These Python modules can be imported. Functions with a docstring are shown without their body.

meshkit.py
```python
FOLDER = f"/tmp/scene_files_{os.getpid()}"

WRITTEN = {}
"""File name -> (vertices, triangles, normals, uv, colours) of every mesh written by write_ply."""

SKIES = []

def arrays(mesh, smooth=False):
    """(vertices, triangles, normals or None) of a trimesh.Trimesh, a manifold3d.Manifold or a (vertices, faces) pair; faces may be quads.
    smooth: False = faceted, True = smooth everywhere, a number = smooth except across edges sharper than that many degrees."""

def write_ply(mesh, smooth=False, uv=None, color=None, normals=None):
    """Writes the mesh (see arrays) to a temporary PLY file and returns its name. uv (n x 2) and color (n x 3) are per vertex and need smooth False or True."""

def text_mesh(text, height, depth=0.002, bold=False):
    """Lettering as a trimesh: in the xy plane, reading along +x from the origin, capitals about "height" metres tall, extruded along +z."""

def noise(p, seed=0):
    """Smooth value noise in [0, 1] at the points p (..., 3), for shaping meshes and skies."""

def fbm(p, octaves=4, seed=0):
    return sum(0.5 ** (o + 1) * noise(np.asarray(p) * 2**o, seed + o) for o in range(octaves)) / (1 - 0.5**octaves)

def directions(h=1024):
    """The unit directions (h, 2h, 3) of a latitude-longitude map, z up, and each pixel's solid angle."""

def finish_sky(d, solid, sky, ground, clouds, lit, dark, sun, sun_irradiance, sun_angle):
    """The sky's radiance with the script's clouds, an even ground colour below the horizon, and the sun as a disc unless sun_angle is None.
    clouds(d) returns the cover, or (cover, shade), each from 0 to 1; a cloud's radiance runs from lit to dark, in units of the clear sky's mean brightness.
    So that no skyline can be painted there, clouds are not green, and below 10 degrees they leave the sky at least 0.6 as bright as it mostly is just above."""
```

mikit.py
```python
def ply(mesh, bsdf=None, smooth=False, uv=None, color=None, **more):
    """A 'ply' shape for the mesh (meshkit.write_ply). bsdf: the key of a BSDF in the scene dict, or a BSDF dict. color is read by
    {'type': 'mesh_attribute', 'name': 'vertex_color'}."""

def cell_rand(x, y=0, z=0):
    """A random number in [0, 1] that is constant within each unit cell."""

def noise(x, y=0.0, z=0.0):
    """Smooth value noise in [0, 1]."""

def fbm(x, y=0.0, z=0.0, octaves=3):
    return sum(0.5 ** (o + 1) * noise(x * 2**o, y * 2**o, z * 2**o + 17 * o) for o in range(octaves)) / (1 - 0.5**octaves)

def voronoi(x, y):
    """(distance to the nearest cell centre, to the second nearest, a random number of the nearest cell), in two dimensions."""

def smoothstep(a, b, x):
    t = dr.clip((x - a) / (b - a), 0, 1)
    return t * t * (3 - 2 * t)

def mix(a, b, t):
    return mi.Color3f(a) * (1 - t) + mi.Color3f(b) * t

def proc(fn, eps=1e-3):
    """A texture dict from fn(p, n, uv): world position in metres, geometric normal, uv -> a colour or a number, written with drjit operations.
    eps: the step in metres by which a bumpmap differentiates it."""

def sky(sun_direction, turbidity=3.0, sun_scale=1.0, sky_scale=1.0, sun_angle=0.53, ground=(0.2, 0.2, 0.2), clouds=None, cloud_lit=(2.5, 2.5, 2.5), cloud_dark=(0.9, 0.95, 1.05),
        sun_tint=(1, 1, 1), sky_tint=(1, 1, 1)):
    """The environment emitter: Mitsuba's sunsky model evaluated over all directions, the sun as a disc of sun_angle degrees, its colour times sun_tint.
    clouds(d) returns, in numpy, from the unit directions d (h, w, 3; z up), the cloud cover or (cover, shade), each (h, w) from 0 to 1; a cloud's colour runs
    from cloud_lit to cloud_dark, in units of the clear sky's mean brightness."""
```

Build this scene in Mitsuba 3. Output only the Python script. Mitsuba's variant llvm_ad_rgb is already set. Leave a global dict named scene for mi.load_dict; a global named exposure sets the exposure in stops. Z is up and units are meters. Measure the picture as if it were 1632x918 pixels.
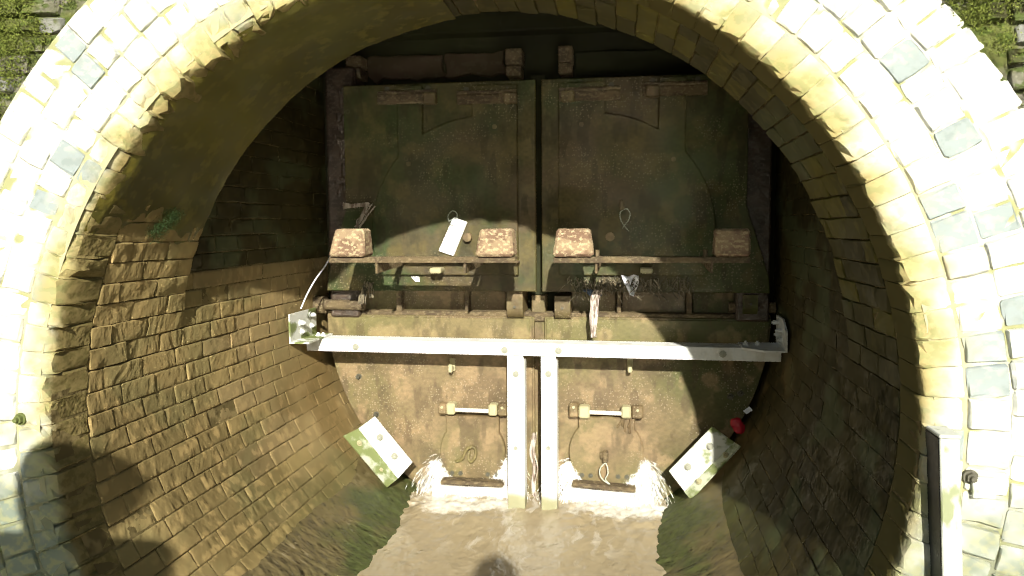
import math, random
import numpy as np, trimesh, drjit as dr, mitsuba as mi, mikit, meshkit
from mikit import noise, fbm, voronoi, smoothstep, mix, proc, ply
from shapely.geometry import Polygon, Point, box as sbox
from shapely.ops import unary_union

random.seed(7)
RNG = np.random.default_rng(11)
scene, labels = {'type': 'scene'}, {}

# ------------------------------------------------------------------ camera, sky, exposure
H = 1.69                      # eye height above the water
F = 1280 / 1632               # focal length in frame widths
YAW, PITCH, ROLL = .153, .082, -.007
_cy, _sy, _cp, _sp = math.cos(YAW), math.sin(YAW), math.cos(PITCH), math.sin(PITCH)
FWD = np.array([-_sy * _cp, _cy * _cp, -_sp])
_r = np.array([_cy, _sy, 0.0])
_u = np.cross(_r, FWD)
RIGHT = _r * math.cos(ROLL) + _u * math.sin(ROLL)
UP = -_r * math.sin(ROLL) + _u * math.cos(ROLL)
EYE = np.array([0, 0, H])
T4 = mi.ScalarTransform4f
scene['camera'] = {'type': 'perspective', 'fov': math.degrees(2 * math.atan(.5 / F)), 'fov_axis': 'x', 'near_clip': .02, 'far_clip': 1000.0,
                   'to_world': T4().look_at(origin=EYE.tolist(), target=(EYE + FWD).tolist(), up=UP.tolist())}
SUN = np.array([.1823, -1.0, .441])          # towards the sun, behind the photographer
scene['sky'] = mikit.sky(SUN.tolist(), turbidity=3, sun_tint=(.85, 1.08, 1.52), sky_tint=(1.07, 1.0, .84), sun_angle=0.7, sky_scale=.45)
exposure = 3.0


def ray(u, v):
    """Direction of a pixel of the photograph, used only to measure the place."""
    return FWD + (u - 816) / 1280 * RIGHT - (v - 459) / 1280 * UP


def at(u, v, Y):
    d = ray(u, v); p = EYE + d * (Y / d[1]); return p[0], p[2]


def at_x(u, v, X):
    d = ray(u, v); p = EYE + d * (X / d[0]); return p[1], p[2]


def at_z(u, v, Z):
    d = ray(u, v); p = EYE + d * ((Z - H) / d[2]); return p[0], p[1]


def pix(p):
    q = np.atleast_2d(p) - EYE
    w = q @ FWD
    return 816 + 1280 * (q @ RIGHT) / w, 459 - 1280 * (q @ UP) / w


# ------------------------------------------------------------------ places (metres)
XC, ZC, R = -.584, -.54 + H, 1.41          # axis of the arch
XG = -.565                                 # middle line of the gates
YF, BAT, YB = 2.454, .158, 3.27            # battered face, back of the portal arch
YW = 5.02                                  # end wall
YP, YL = 4.834, 4.72                       # faces of the lower plates and of the upper flaps


def yface(z):
    return YF + BAT * (z - ZC)


# ------------------------------------------------------------------ helpers
def numbered(key):
    if key not in scene and key not in labels:
        return key
    n = 1
    while f'{key}_{n:03d}' in scene or f'{key}_{n:03d}' in labels:
        n += 1
    return f'{key}_{n:03d}'


def thing(name, label, category, group=None):
    k = numbered(name)
    labels[k] = {'label': label, 'category': category}
    if group: labels[k]['group'] = group
    return k


def obj(name, mesh, bsdf, parent=None, smooth=False, label=None, kind=None, uv=None):
    k = numbered(parent + '__' + name if parent else name)
    if isinstance(mesh, list): mesh = trimesh.util.concatenate(mesh)
    scene[k] = ply(mesh, bsdf, smooth)
    e = {}
    if label: e['label'] = label
    if kind: e['kind'] = kind
    if e: labels[k] = {**labels.get(k, {}), **e}
    return k


def single(name, mesh, bsdf, label, category, smooth=False, group=None, kind=None):
    k = obj(name, mesh, bsdf, None, smooth)
    labels[k] = {'label': label, 'category': category}
    if group: labels[k]['group'] = group
    if kind: labels[k]['kind'] = kind
    return k


def tm(v, f):
    f = np.asarray(f)
    if f.shape[1] == 4: f = np.vstack([f[:, [0, 1, 2]], f[:, [0, 2, 3]]])
    return trimesh.Trimesh(np.asarray(v, float), f, process=False)


def grid_faces(n, m, flip=False):
    i, j = np.meshgrid(np.arange(n - 1), np.arange(m - 1), indexing='ij')
    a = (i * m + j).ravel()
    q = np.stack([a, a + m, a + m + 1, a + 1], 1)
    return q[:, ::-1] if flip else q


def cbox(x0, x1, y0, y1, z0, z1, c=.004):
    c = min(c, .3 * min(abs(x1 - x0), abs(y1 - y0), abs(z1 - z0)))
    pts = []
    for X, sx in ((x0, 1), (x1, -1)):
        for Y, sy in ((y0, 1), (y1, -1)):
            for Z, sz in ((z0, 1), (z1, -1)):
                pts += [(X, Y + sy * c, Z + sz * c), (X + sx * c, Y, Z + sz * c), (X + sx * c, Y + sy * c, Z)]
    return trimesh.convex.convex_hull(np.array(pts))


def beam_box(p0, p1, up, w, h, c=.003):
    """A box from p0 to p1 (centres of the ends), w across, h along up."""
    p0, p1 = np.array(p0, float), np.array(p1, float)
    d = p1 - p0; L = np.linalg.norm(d); d /= L
    up = np.array(up, float); s = np.cross(d, up); s /= np.linalg.norm(s); up = np.cross(s, d)
    m = cbox(0, L, -w / 2, w / 2, -h / 2, h / 2, c)
    M = np.eye(4); M[:3, 0], M[:3, 1], M[:3, 2], M[:3, 3] = d, s, up, p0
    if np.linalg.det(M[:3, :3]) < 0: M[:3, 1] *= -1
    return m.apply_transform(M)


def rod(p0, p1, r, n=12, r1=None):
    p0, p1 = np.array(p0, float), np.array(p1, float)
    return tube([p0, p1], [r, r1 if r1 is not None else r], n)


def tube(pts, r, n=8):
    pts = np.array(pts, float); m = len(pts)
    r = np.broadcast_to(np.asarray(r, float), (m,))
    t = np.gradient(pts, axis=0); t /= np.maximum(np.linalg.norm(t, axis=1, keepdims=True), 1e-9)
    a = np.array([0, 0, 1.0]) if abs(t[0][2]) < .9 else np.array([1.0, 0, 0])
    V = []
    for k in range(m):
        a = a - t[k] * (a @ t[k]); a /= max(np.linalg.norm(a), 1e-9); b = np.cross(t[k], a)
        ph = np.arange(n) / n * 2 * math.pi
        V.append(pts[k] + r[k] * (np.cos(ph)[:, None] * a + np.sin(ph)[:, None] * b))
    V = np.vstack(V + [pts[:1], pts[-1:]])
    fs = []
    for k in range(m - 1):
        for j in range(n):
            a0, a1 = k * n + j, k * n + (j + 1) % n
            fs += [(a0, a1, a1 + n), (a0, a1 + n, a0 + n)]
    c0, c1 = m * n, m * n + 1
    for j in range(n):
        fs += [(c0, (j + 1) % n, j), (c1, (m - 1) * n + j, (m - 1) * n + (j + 1) % n)]
    return trimesh.Trimesh(V, np.array(fs), process=False)


def catmull(pts, n=8):
    p = np.array(pts, float); p = np.vstack([2 * p[0] - p[1], p, 2 * p[-1] - p[-2]]); out = []
    for i in range(1, len(p) - 2):
        for t in np.arange(n) / n:
            out.append(.5 * (2 * p[i] + (p[i + 1] - p[i - 1]) * t + (2 * p[i - 1] - 5 * p[i] + 4 * p[i + 1] - p[i + 2]) * t * t
                             + (3 * p[i] - p[i - 1] - 3 * p[i + 1] + p[i + 2]) * t ** 3))
    return np.array(out + [p[-2]])


def plate(poly, yfront, thick, bev=.003):
    """A flat plate from a polygon in (x, z): front face towards -y at yfront, chamfered front edge."""
    if poly.geom_type != 'Polygon': poly = max(poly.geoms, key=lambda g: g.area)
    poly = poly.simplify(.0008)
    inner = poly.buffer(-bev, join_style=2)
    if inner.geom_type != 'Polygon' or len(inner.exterior.coords) != len(poly.exterior.coords):
        m = trimesh.creation.extrude_polygon(poly, thick, engine='earcut')
        v = m.vertices.copy(); m.vertices = np.c_[v[:, 0], yfront + thick - v[:, 2], v[:, 1]]
        return m
    from shapely.geometry.polygon import orient
    a = np.array(orient(poly).exterior.coords)[:-1]
    b = np.array(orient(inner).exterior.coords)[:-1]
    k = int(np.argmin(((b - a[0]) ** 2).sum(1))); b = np.roll(b, -k, 0)
    n = len(a)
    V = np.vstack([np.c_[a[:, 0], np.full(n, yfront + thick), a[:, 1]], np.c_[a[:, 0], np.full(n, yfront + bev), a[:, 1]],
                   np.c_[b[:, 0], np.full(n, yfront), b[:, 1]]])
    fs = []
    for k in range(2):
        for i in range(n):
            j = (i + 1) % n
            fs += [(k * n + i, k * n + j, (k + 1) * n + j), (k * n + i, (k + 1) * n + j, (k + 1) * n + i)]
    cv, cf = trimesh.creation.triangulate_polygon(Polygon(b), engine='earcut')
    idx = [int(np.argmin(((b - c) ** 2).sum(1))) for c in cv]
    for t in cf: fs.append(tuple(2 * n + idx[i] for i in t))
    return trimesh.Trimesh(V, np.array(fs), process=False)


def hexbolt(p, nrm, r=.016, h=.014, washer=True):
    p, nrm = np.array(p, float), np.array(nrm, float) / np.linalg.norm(nrm)
    ms = [rod(p - nrm * .002, p + nrm * h, r, 6), rod(p + nrm * h, p + nrm * (h + .008), r * .5, 8)]
    if washer: ms.append(rod(p - nrm * .002, p + nrm * .004, r * 1.45, 12))
    return trimesh.util.concatenate(ms)


# ------------------------------------------------------------------ materials
def C(*a): return mi.Color3f(*a)


def bumped(key, fn, bump, scale=.01, rough=.8, spec=.25, eps=1e-3, **kw):
    base = {'type': 'principled', 'base_color': proc(fn) if callable(fn) else {'type': 'rgb', 'value': fn},
            'roughness': proc(rough) if callable(rough) else rough, 'specular': spec, **kw}
    if bump is not None:
        base = {'type': 'bumpmap', 'arbitrary': {'type': 'proc', **{k: v for k, v in proc(bump, eps).items() if k != 'type'}}, 'scale': scale, 'bsdf': base}
    scene[key] = {'type': 'twosided', 'bsdf': base}


def grit(p, n, uv):
    return fbm(p.x * 30, p.y * 30, p.z * 30, 4) + .2 * noise(p.x * 140, p.y * 140, p.z * 140)


def drips(p, n, uv):
    """Vertical runs of lime and slime over coarse grit."""
    w = p.z + .25 * p.y
    return .9 * fbm(p.x * 12, p.y * 34 + 5 * noise(p.y * 6, w * 8, 1.3), p.z * 11, 3) + .55 * fbm(p.x * 26, p.y * 26, p.z * 26, 3) + .08 * noise(p.x * 120, p.y * 120, p.z * 120)


def ring_colour(tone):
    def fn(p, n, uv):
        r = dr.sqrt(dr.square(p.x - XC) + dr.square(p.z - ZC))
        a = fbm(p.x * 9, p.y * 9, p.z * 9, 4)
        b = fbm(p.x * 45 + 7, p.y * 45, p.z * 45, 3)
        c = mix(mix(C(*tone), C(.15 + .75 * tone[0], .15 + .75 * tone[1], .12 + .75 * tone[2]), smoothstep(.40, .62, b)), C(tone[0] * .62, tone[1] * .66, tone[2] * .68), .7 * smoothstep(.46, .66, a) * smoothstep(.36, .62, b))
        wet = smoothstep(.17, .0, r - 1.41 + (a - .5) * .22 + .05 * smoothstep(1.5, .4, p.z))
        low = smoothstep(1.10, .62, p.z + (a - .5) * .7) * .92  # teal stain low down, with the shade there mixed into its colour
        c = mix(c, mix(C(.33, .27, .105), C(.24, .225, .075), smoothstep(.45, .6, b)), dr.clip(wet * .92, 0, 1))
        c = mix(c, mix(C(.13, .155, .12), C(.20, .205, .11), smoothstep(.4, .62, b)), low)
        c = mix(c, C(.20, .15, .05), .6 * smoothstep(.035, -.02, r - 1.41 + (b - .5) * .05))
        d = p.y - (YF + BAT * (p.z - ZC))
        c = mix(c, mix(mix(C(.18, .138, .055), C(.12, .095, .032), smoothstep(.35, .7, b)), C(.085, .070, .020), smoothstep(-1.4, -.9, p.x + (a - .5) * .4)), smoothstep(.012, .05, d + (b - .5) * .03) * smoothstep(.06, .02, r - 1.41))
        return c
    return fn


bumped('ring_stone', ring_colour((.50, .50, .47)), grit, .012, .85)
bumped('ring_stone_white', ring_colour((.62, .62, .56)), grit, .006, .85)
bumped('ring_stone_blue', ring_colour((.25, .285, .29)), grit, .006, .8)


def joint_colour(p, n, uv):
    a = fbm(p.x * 14, p.y * 14, p.z * 14, 3)
    r = dr.sqrt(dr.square(p.x - XC) + dr.square(p.z - ZC))
    c = mix(C(.50, .49, .42), C(.27, .27, .14), smoothstep(.50, .66, a))
    c = mix(c, C(.36, .33, .20), smoothstep(1.60, 1.50, r + (a - .5) * .1))
    return mix(c, C(.13, .14, .09), .9 * smoothstep(1.05, .65, p.z + (a - .5) * .4))  # low mortar darkened along with the stones, shade included


bumped('face_mortar', joint_colour, grit, .008, .9)


def slime_wall(tone, green):
    def fn(p, n, uv):
        a = fbm(p.x * 2.2, p.y * 2.2, p.z * 2.2, 4)
        b = fbm(p.x * 26, p.y * 26, p.z * 18, 3)
        g = fbm(p.x * 5 + 3, p.y * 3.5, p.z * 4.5, 3)
        c = mix(C(*tone), C(tone[0] * .62, tone[1] * .62, tone[2] * .6), smoothstep(.35, .65, a))
        c = mix(c, C(tone[0] * 1.3, tone[1] * 1.25, tone[2] * 1.25), .7 * smoothstep(.5, .72, b))
        c = mix(c, C(.085, .11, .05), green * smoothstep(.5, .66, g))
        # green weed belt that follows the water
        belt = smoothstep(.52, .20, p.z + (g - .5) * .25) * smoothstep(2.9, 4.2, p.y + (g - .5) * .8) * smoothstep(.40, .62, a * .4 + g * .6 + .16)
        c = mix(c, mix(C(.034, .050, .012), C(.085, .098, .03), b), .5 * belt)
        rust = smoothstep(3.6, 4.5, p.y + (a - .5) * .9) * smoothstep(-.1, .5, p.z) * smoothstep(1.2, .8, p.z) * smoothstep(.4, .6, g)
        return mix(c, C(.15, .09, .03), .5 * rust)
    return fn


def wall_rough(p, n, uv):
    return .45 + .45 * fbm(p.x * 8, p.y * 8, p.z * 8, 2)


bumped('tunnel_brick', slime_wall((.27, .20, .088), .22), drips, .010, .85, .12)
bumped('tunnel_brick_shade', slime_wall((.044, .034, .007), .4), drips, .040, wall_rough, .35)  # darker brick copy, shade of right wall and chamber in its colour
bumped('tunnel_silt', slime_wall((.265, .196, .094), .2), grit, .005, .85, .12)
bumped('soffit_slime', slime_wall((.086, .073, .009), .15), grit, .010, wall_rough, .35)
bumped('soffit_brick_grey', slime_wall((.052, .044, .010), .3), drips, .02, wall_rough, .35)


def silt_col(p, n, uv):
    a = fbm(p.x * 6, p.y * 4, p.z * 6, 4); b = fbm(p.x * 40, p.y * 40, p.z * 40, 3)
    g = mix(C(.030, .040, .009), C(.075, .085, .026), b)
    g = mix(g, C(.105, .082, .034), smoothstep(.10, .22, p.z + (a - .5) * .22))
    return mix(g, mix(C(.14, .105, .05), C(.085, .066, .028), b), smoothstep(.0, .6, smoothstep(4.0, 2.9, p.y) + (a - .5) * 1.6) * .8)


bumped('green_silt', silt_col, drips, .03, .55, .4)


def inner_mortar(p, n, uv):
    a = fbm(p.x * 16, p.y * 16, p.z * 16, 3)
    return mix(C(.10, .075, .03), C(.19, .145, .065), smoothstep(.45, .65, a))


bumped('tunnel_mortar', inner_mortar, grit, .008, .9)


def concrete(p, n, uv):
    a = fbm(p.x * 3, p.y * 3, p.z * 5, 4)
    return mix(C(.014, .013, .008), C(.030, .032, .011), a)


bumped('dark_concrete', concrete, grit, .008, .85)


def panel_col(p, n, uv):
    a = fbm(p.x * 4, p.y * 4, p.z * 4, 4); b = fbm(p.x * 30, p.y * 30, p.z * 30, 3)
    return mix(mix(C(.046, .033, .018), C(.058, .036, .025), smoothstep(.42, .62, a)), C(.06, .05, .03), .7 * smoothstep(.52, .7, b))


bumped('stained_panel', panel_col, grit, .006, .85)


def gate_steel(tone, green, dots, rusty):
    def fn(p, n, uv):
        a = fbm(p.x * 2.4 + 5, p.y * 2, p.z * 2.0, 4)
        s = fbm(p.x * 24, 1.7, p.z * 3.0, 3)
        b = fbm(p.x * 60, p.y * 60, p.z * 60, 3)
        c = mix(C(*tone), C(*green), smoothstep(.38, .62, a * .75 + s * .25))
        c = mix(c, C(.085, .045, .026), rusty * smoothstep(.5, .62, fbm(p.x * 3.1 - 9, 4.0, p.z * 3.3 + 2, 4)))
        c = mix(c, C(.045, .060, .010), .75 * smoothstep(-.15, .5, p.x + (a - .5) * .9))  # algae green to the right, arch shade also mixed into it
        c = mix(c, C(tone[0] * 1.55, tone[1] * 1.5, tone[2] * 1.6), .7 * smoothstep(.50, .72, fbm(p.x * 11, 3.0, p.z * 8, 4)))
        c = mix(c, C(tone[0] * .45, tone[1] * .42, tone[2] * .4), .6 * smoothstep(.52, .7, fbm(p.x * 17, 9.0, p.z * 5 + 3, 4)))
        c = c * (.72 + .5 * b)
        e, _, w = voronoi(p.x * 62, p.z * 62)
        m = smoothstep(.30, .12, e / (.35 + w)) * smoothstep(.44, .62, fbm(p.x * 5, 2.2, p.z * 5 + 4, 3)) * smoothstep(.45, .5, w)
        e2, _, w2 = voronoi(p.x * 21 + 3.3, p.z * 21)
        ringm = smoothstep(.10, .03, dr.abs(e2 - .16 * (.6 + w2))) * smoothstep(.86, .9, w2)
        return mix(c, C(.34, .28, .19), dots * dr.clip(m * (.4 + .6 * w) + .30 * ringm * smoothstep(.5, .7, a), 0, 1))
    return fn


def scale_bump(p, n, uv):
    return fbm(p.x * 70, p.y * 70, p.z * 70, 4) + .5 * fbm(p.x * 14, p.y * 14, p.z * 14, 2)


def gate_rough(p, n, uv):
    return .38 + .4 * fbm(p.x * 7, p.y * 7, p.z * 7, 3)


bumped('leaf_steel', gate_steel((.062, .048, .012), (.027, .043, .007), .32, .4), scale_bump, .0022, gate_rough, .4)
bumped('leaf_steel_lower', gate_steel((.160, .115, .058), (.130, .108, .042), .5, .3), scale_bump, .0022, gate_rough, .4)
bumped('band_steel', gate_steel((.17, .132, .060), (.135, .118, .044), .3, .1), scale_bump, .002, gate_rough, .35)


def rust_fn(lo, hi, top=(.34, .26, .15), amt=.75):
    def fn(p, n, uv):
        a = fbm(p.x * 16, p.y * 16, p.z * 16, 4); b = fbm(p.x * 75, p.y * 75, p.z * 75, 3)
        return mix(mix(C(*lo), C(*hi), smoothstep(.40, .60, a)), C(*top), amt * smoothstep(.48, .72, b))
    return fn


bumped('rusty_iron', rust_fn((.075, .055, .034), (.12, .088, .048), (.24, .19, .11), .5), scale_bump, .004, .85)
bumped('scaled_iron', rust_fn((.17, .105, .068), (.27, .195, .12), (.44, .36, .23), .85), grit, .010, .9)
bumped('pitted_frame', rust_fn((.035, .024, .018), (.06, .038, .026), (.10, .08, .06), .4), grit, .008, .35, .6)


def galv(p, n, uv):
    a = fbm(p.x * 7, p.y * 7, p.z * 7, 3); e, _, w = voronoi(p.x * 90 + p.y * 40, p.z * 90 + p.y * 31)
    c = mix(C(.60, .61, .62), C(.70, .70, .69), .6 * w + .4 * a)
    low = smoothstep(.11, .05, p.z + (a - .5) * .08)
    return mix(mix(c, C(.40, .36, .27), .35 * smoothstep(.52, .66, fbm(p.x * 16, p.y * 16, p.z * 5, 4))), C(.20, .19, .085), .9 * low)


bumped('galvanised_steel', galv, None, 0, .5, .5)


def galv_slime(p, n, uv):
    a = fbm(p.x * 11, p.y * 11, p.z * 11, 4)
    return mix(C(.60, .60, .56), C(.15, .18, .06), smoothstep(.46, .62, a))


bumped('galvanised_slimy', galv_slime, None, 0, .5, .5)
bumped('slimy_leg', lambda p, n, uv: mix(C(.42, .44, .34), C(.17, .20, .075), smoothstep(.36, .56, fbm(p.x * 14, p.y * 14, p.z * 14, 4))), None, 0, .6, .4)
bumped('zinc_bolt', (.27, .27, .22), None, 0, .5, .5)
bumped('bright_rod', (.62, .58, .52), None, 0, .35, .6)
bumped('brass_bolt', (.36, .33, .20), grit, .002, .5, .5)
bumped('dark_bolt', (.07, .065, .045), grit, .002, .5, .5)
bumped('green_bolt', (.10, .12, .035), grit, .003, .7, .4)
bumped('rail_paint', lambda p, n, uv: mix(C(.42, .43, .40), C(.20, .22, .12), smoothstep(.5, .62, fbm(p.x * 20, p.y * 20, p.z * 9, 4))), scale_bump, .0015, .6, .4)
bumped('shaded_web', (.009, .011, .013), scale_bump, .001, .5, .4)  # near black: shade on the rail side put into the colour
bumped('white_plastic', (.82, .81, .82), None, 0, .4, .5)
bumped('white_film', (.74, .76, .84), None, 0, .55, .4)
bumped('wire_grey', (.42, .46, .40), None, 0, .45, .5)
bumped('rag_cloth', lambda p, n, uv: mix(C(.52, .46, .42), C(.22, .17, .14), smoothstep(.4, .6, fbm(p.x * 90, p.y * 30, p.z * 18, 3))), None, 0, .95, .1)
bumped('rag_dark', lambda p, n, uv: mix(C(.20, .17, .12), C(.05, .045, .03), smoothstep(.4, .6, fbm(p.x * 90, p.y * 30, p.z * 18, 3))), None, 0, .95, .1)
bumped('blue_rag', (.07, .09, .13), None, 0, .95, .1)
bumped('red_plastic', (.42, .015, .03), None, 0, .4, .4)


def moss_wall(p, n, uv):
    a = fbm(p.x * 5, p.y * 5, p.z * 5, 4); b = fbm(p.x * 40, p.y * 40, p.z * 40, 3)
    c = mix(C(.17, .16, .13), C(.10, .11, .035), smoothstep(.44, .58, a))
    return mix(mix(c, C(.06, .085, .018), .8 * smoothstep(.48, .6, b)), C(.045, .04, .025), .7 * smoothstep(.55, .68, fbm(p.x * 13, p.y * 13, p.z * 13, 4)))


bumped('rubble', moss_wall, grit, .04, .95, .1)
bumped('rubble_grey', lambda p, n, uv: mix(C(.20, .20, .18), C(.10, .11, .05), smoothstep(.46, .6, fbm(p.x * 18, p.y * 18, p.z * 18, 4))), grit, .012, .9, .15)
scene['moss_leaf'] = {'type': 'twosided', 'bsdf': {'type': 'principled', 'base_color': proc(lambda p, n, uv: mix(C(.10, .13, .025), C(.17, .19, .045), noise(p.x * 60, p.y * 60, p.z * 60))), 'roughness': .9, 'specular': .1}}
scene['dark_weed'] = {'type': 'twosided', 'bsdf': {'type': 'principled', 'base_color': proc(lambda p, n, uv: mix(C(.012, .03, .005), C(.03, .055, .012), noise(p.x * 60, p.y * 60, p.z * 60))), 'roughness': .7, 'specular': .3}}

FALLS = [(-1.05, 4.62, .38), (-.04, 4.62, .46)]


def foam_mask(p):
    a = fbm(p.x * 11, p.y * 8, 3.1, 4)
    m = mi.Float(0)
    for fx, fy, w in FALLS:
        dx, dy = (p.x - fx) / w, (p.y - fy) / .24
        m = dr.maximum(m, dr.exp(-dx * dx * dx * dx - dy * dy))
    fine = fbm(p.x * 46, p.y * 34, 5.0, 3)
    trail = smoothstep(.50, .72, fbm(p.x * 24 + 3 * a, p.y * 5, 7.0, 4)) * smoothstep(3.7, 4.5, p.y + (a - .5) * .8) * smoothstep(.62, .3, dr.abs(p.x + .56))
    return .55 * trail * (1 - m) + (1 - .55 * trail * (1 - m)) * smoothstep(.46, .82, m * .75 + (a - .5) * .55 + (fine - .5) * .35 + .05)


def water_col(p, n, uv):
    a = fbm(p.x * 2.2, p.y * 3.2, 1.0, 4); b = fbm(p.x * 30, p.y * 9, 2.0, 3)
    c = mix(C(.275, .215, .130), C(.36, .295, .19), a * .6 + b * .4)
    return mix(c, C(.64, .61, .55), foam_mask(p))


def water_bump(p, n, uv):
    return fbm(p.x * 16, p.y * 9, .3, 4) + .5 * fbm(p.x * 60, p.y * 40, .7, 3)


bumped('muddy_water', water_col, water_bump, .012, lambda p, n, uv: .22 + .5 * foam_mask(p), .5)
bumped('foam', (.80, .79, .77), None, 0, .5, .4)
bumped('earth', lambda p, n, uv: mix(C(.06, .075, .025), C(.11, .10, .05), fbm(p.x * .8, p.y * .8, p.z, 4)), None, 0, .95, .1)
bumped('skin', (.42, .26, .19), None, 0, .55, .3)
bumped('hair', (.05, .035, .025), None, 0, .7, .3)
bumped('jacket', (.05, .07, .10), None, 0, .9, .1)
bumped('jacket_orange', (.40, .14, .03), None, 0, .9, .1)
bumped('trousers', (.06, .06, .065), None, 0, .9, .1)
bumped('rubber', (.03, .035, .03), None, 0, .6, .3)
bumped('phone_black', (.02, .02, .02), None, 0, .3, .5)


# ------------------------------------------------------------------ ground, water, embankment
def sheet(x, y, zf, flip=False):
    X, Y = np.meshgrid(x, y, indexing='ij')
    return tm(np.c_[X.ravel(), Y.ravel(), zf(X, Y).ravel()], grid_faces(len(x), len(y), flip))


gx = np.array([-300, -60, -14, -9, -7, -5.8, -5, -4, -2, 0, 2, 3, 4, 4.8, 6, 8, 13, 60, 300.])
gy = np.array([-300, -100, -40, -20, -10, -5, -2, 0, 2, 2.6, 3.2, 6, 20, 100, 300.])


def groundz(X, Y):
    z = np.where((X > -5.4) & (X < 4.4), -.32, .9)
    z = np.where(Y > 3.1, 4.4, z)
    return np.where((Y > 2.5) & (Y < 3.1), -.32, z)


obj('ground', sheet(gx, gy, lambda X, Y: np.where((X > -5.4) & (X < 4.4), -.32, np.minimum(1.0, .18 * np.maximum(np.abs(X + .5) - 4.9, 0) - .1))), 'earth', kind='structure')
obj('embankment', sheet(np.array([-60, -20, -6, 6, 20, 60.]), np.array([2.86, 3.3, 8, 30, 80.]), lambda X, Y: 4.2 + 0 * X + .05 * (Y - 3)), 'earth', kind='structure')

wx = np.linspace(-2.15, .95, 260); wy = np.linspace(1.7, 4.99, 280)


def wavez(X, Y):
    P = np.stack([X * 5.5, Y * 3.5, 0 * X], -1)
    z = .016 * (meshkit.fbm(P, 4, 3) - .5) + .010 * (meshkit.fbm(P * np.array([3.5, 3, 1]), 3, 9) - .5)
    for fx, fy, w in FALLS:
        k = np.exp(-((X - fx) / w) ** 4 - ((Y - fy) / .30) ** 2)
        z = z + k * (.012 + .05 * (meshkit.fbm(np.stack([X * 16, Y * 14, 0 * X], -1), 4, 5) - .5))
    edge = np.minimum(1, np.minimum((X + 2.15) / .1, (Y - 1.7) / .2))
    return z * np.clip(edge, 0, 1)


water = [sheet(wx, wy, wavez)]
for x0, x1, y0, y1 in ((-8, 7, -60, 1.7), (-8, -2.15, 1.7, 2.6), (.95, 7, 1.7, 2.6)):
    water.append(sheet(np.linspace(x0, x1, 5), np.linspace(y0, y1, 5), lambda X, Y: 0 * X))
obj('water', water, 'muddy_water', smooth=True, kind='structure')


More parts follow.
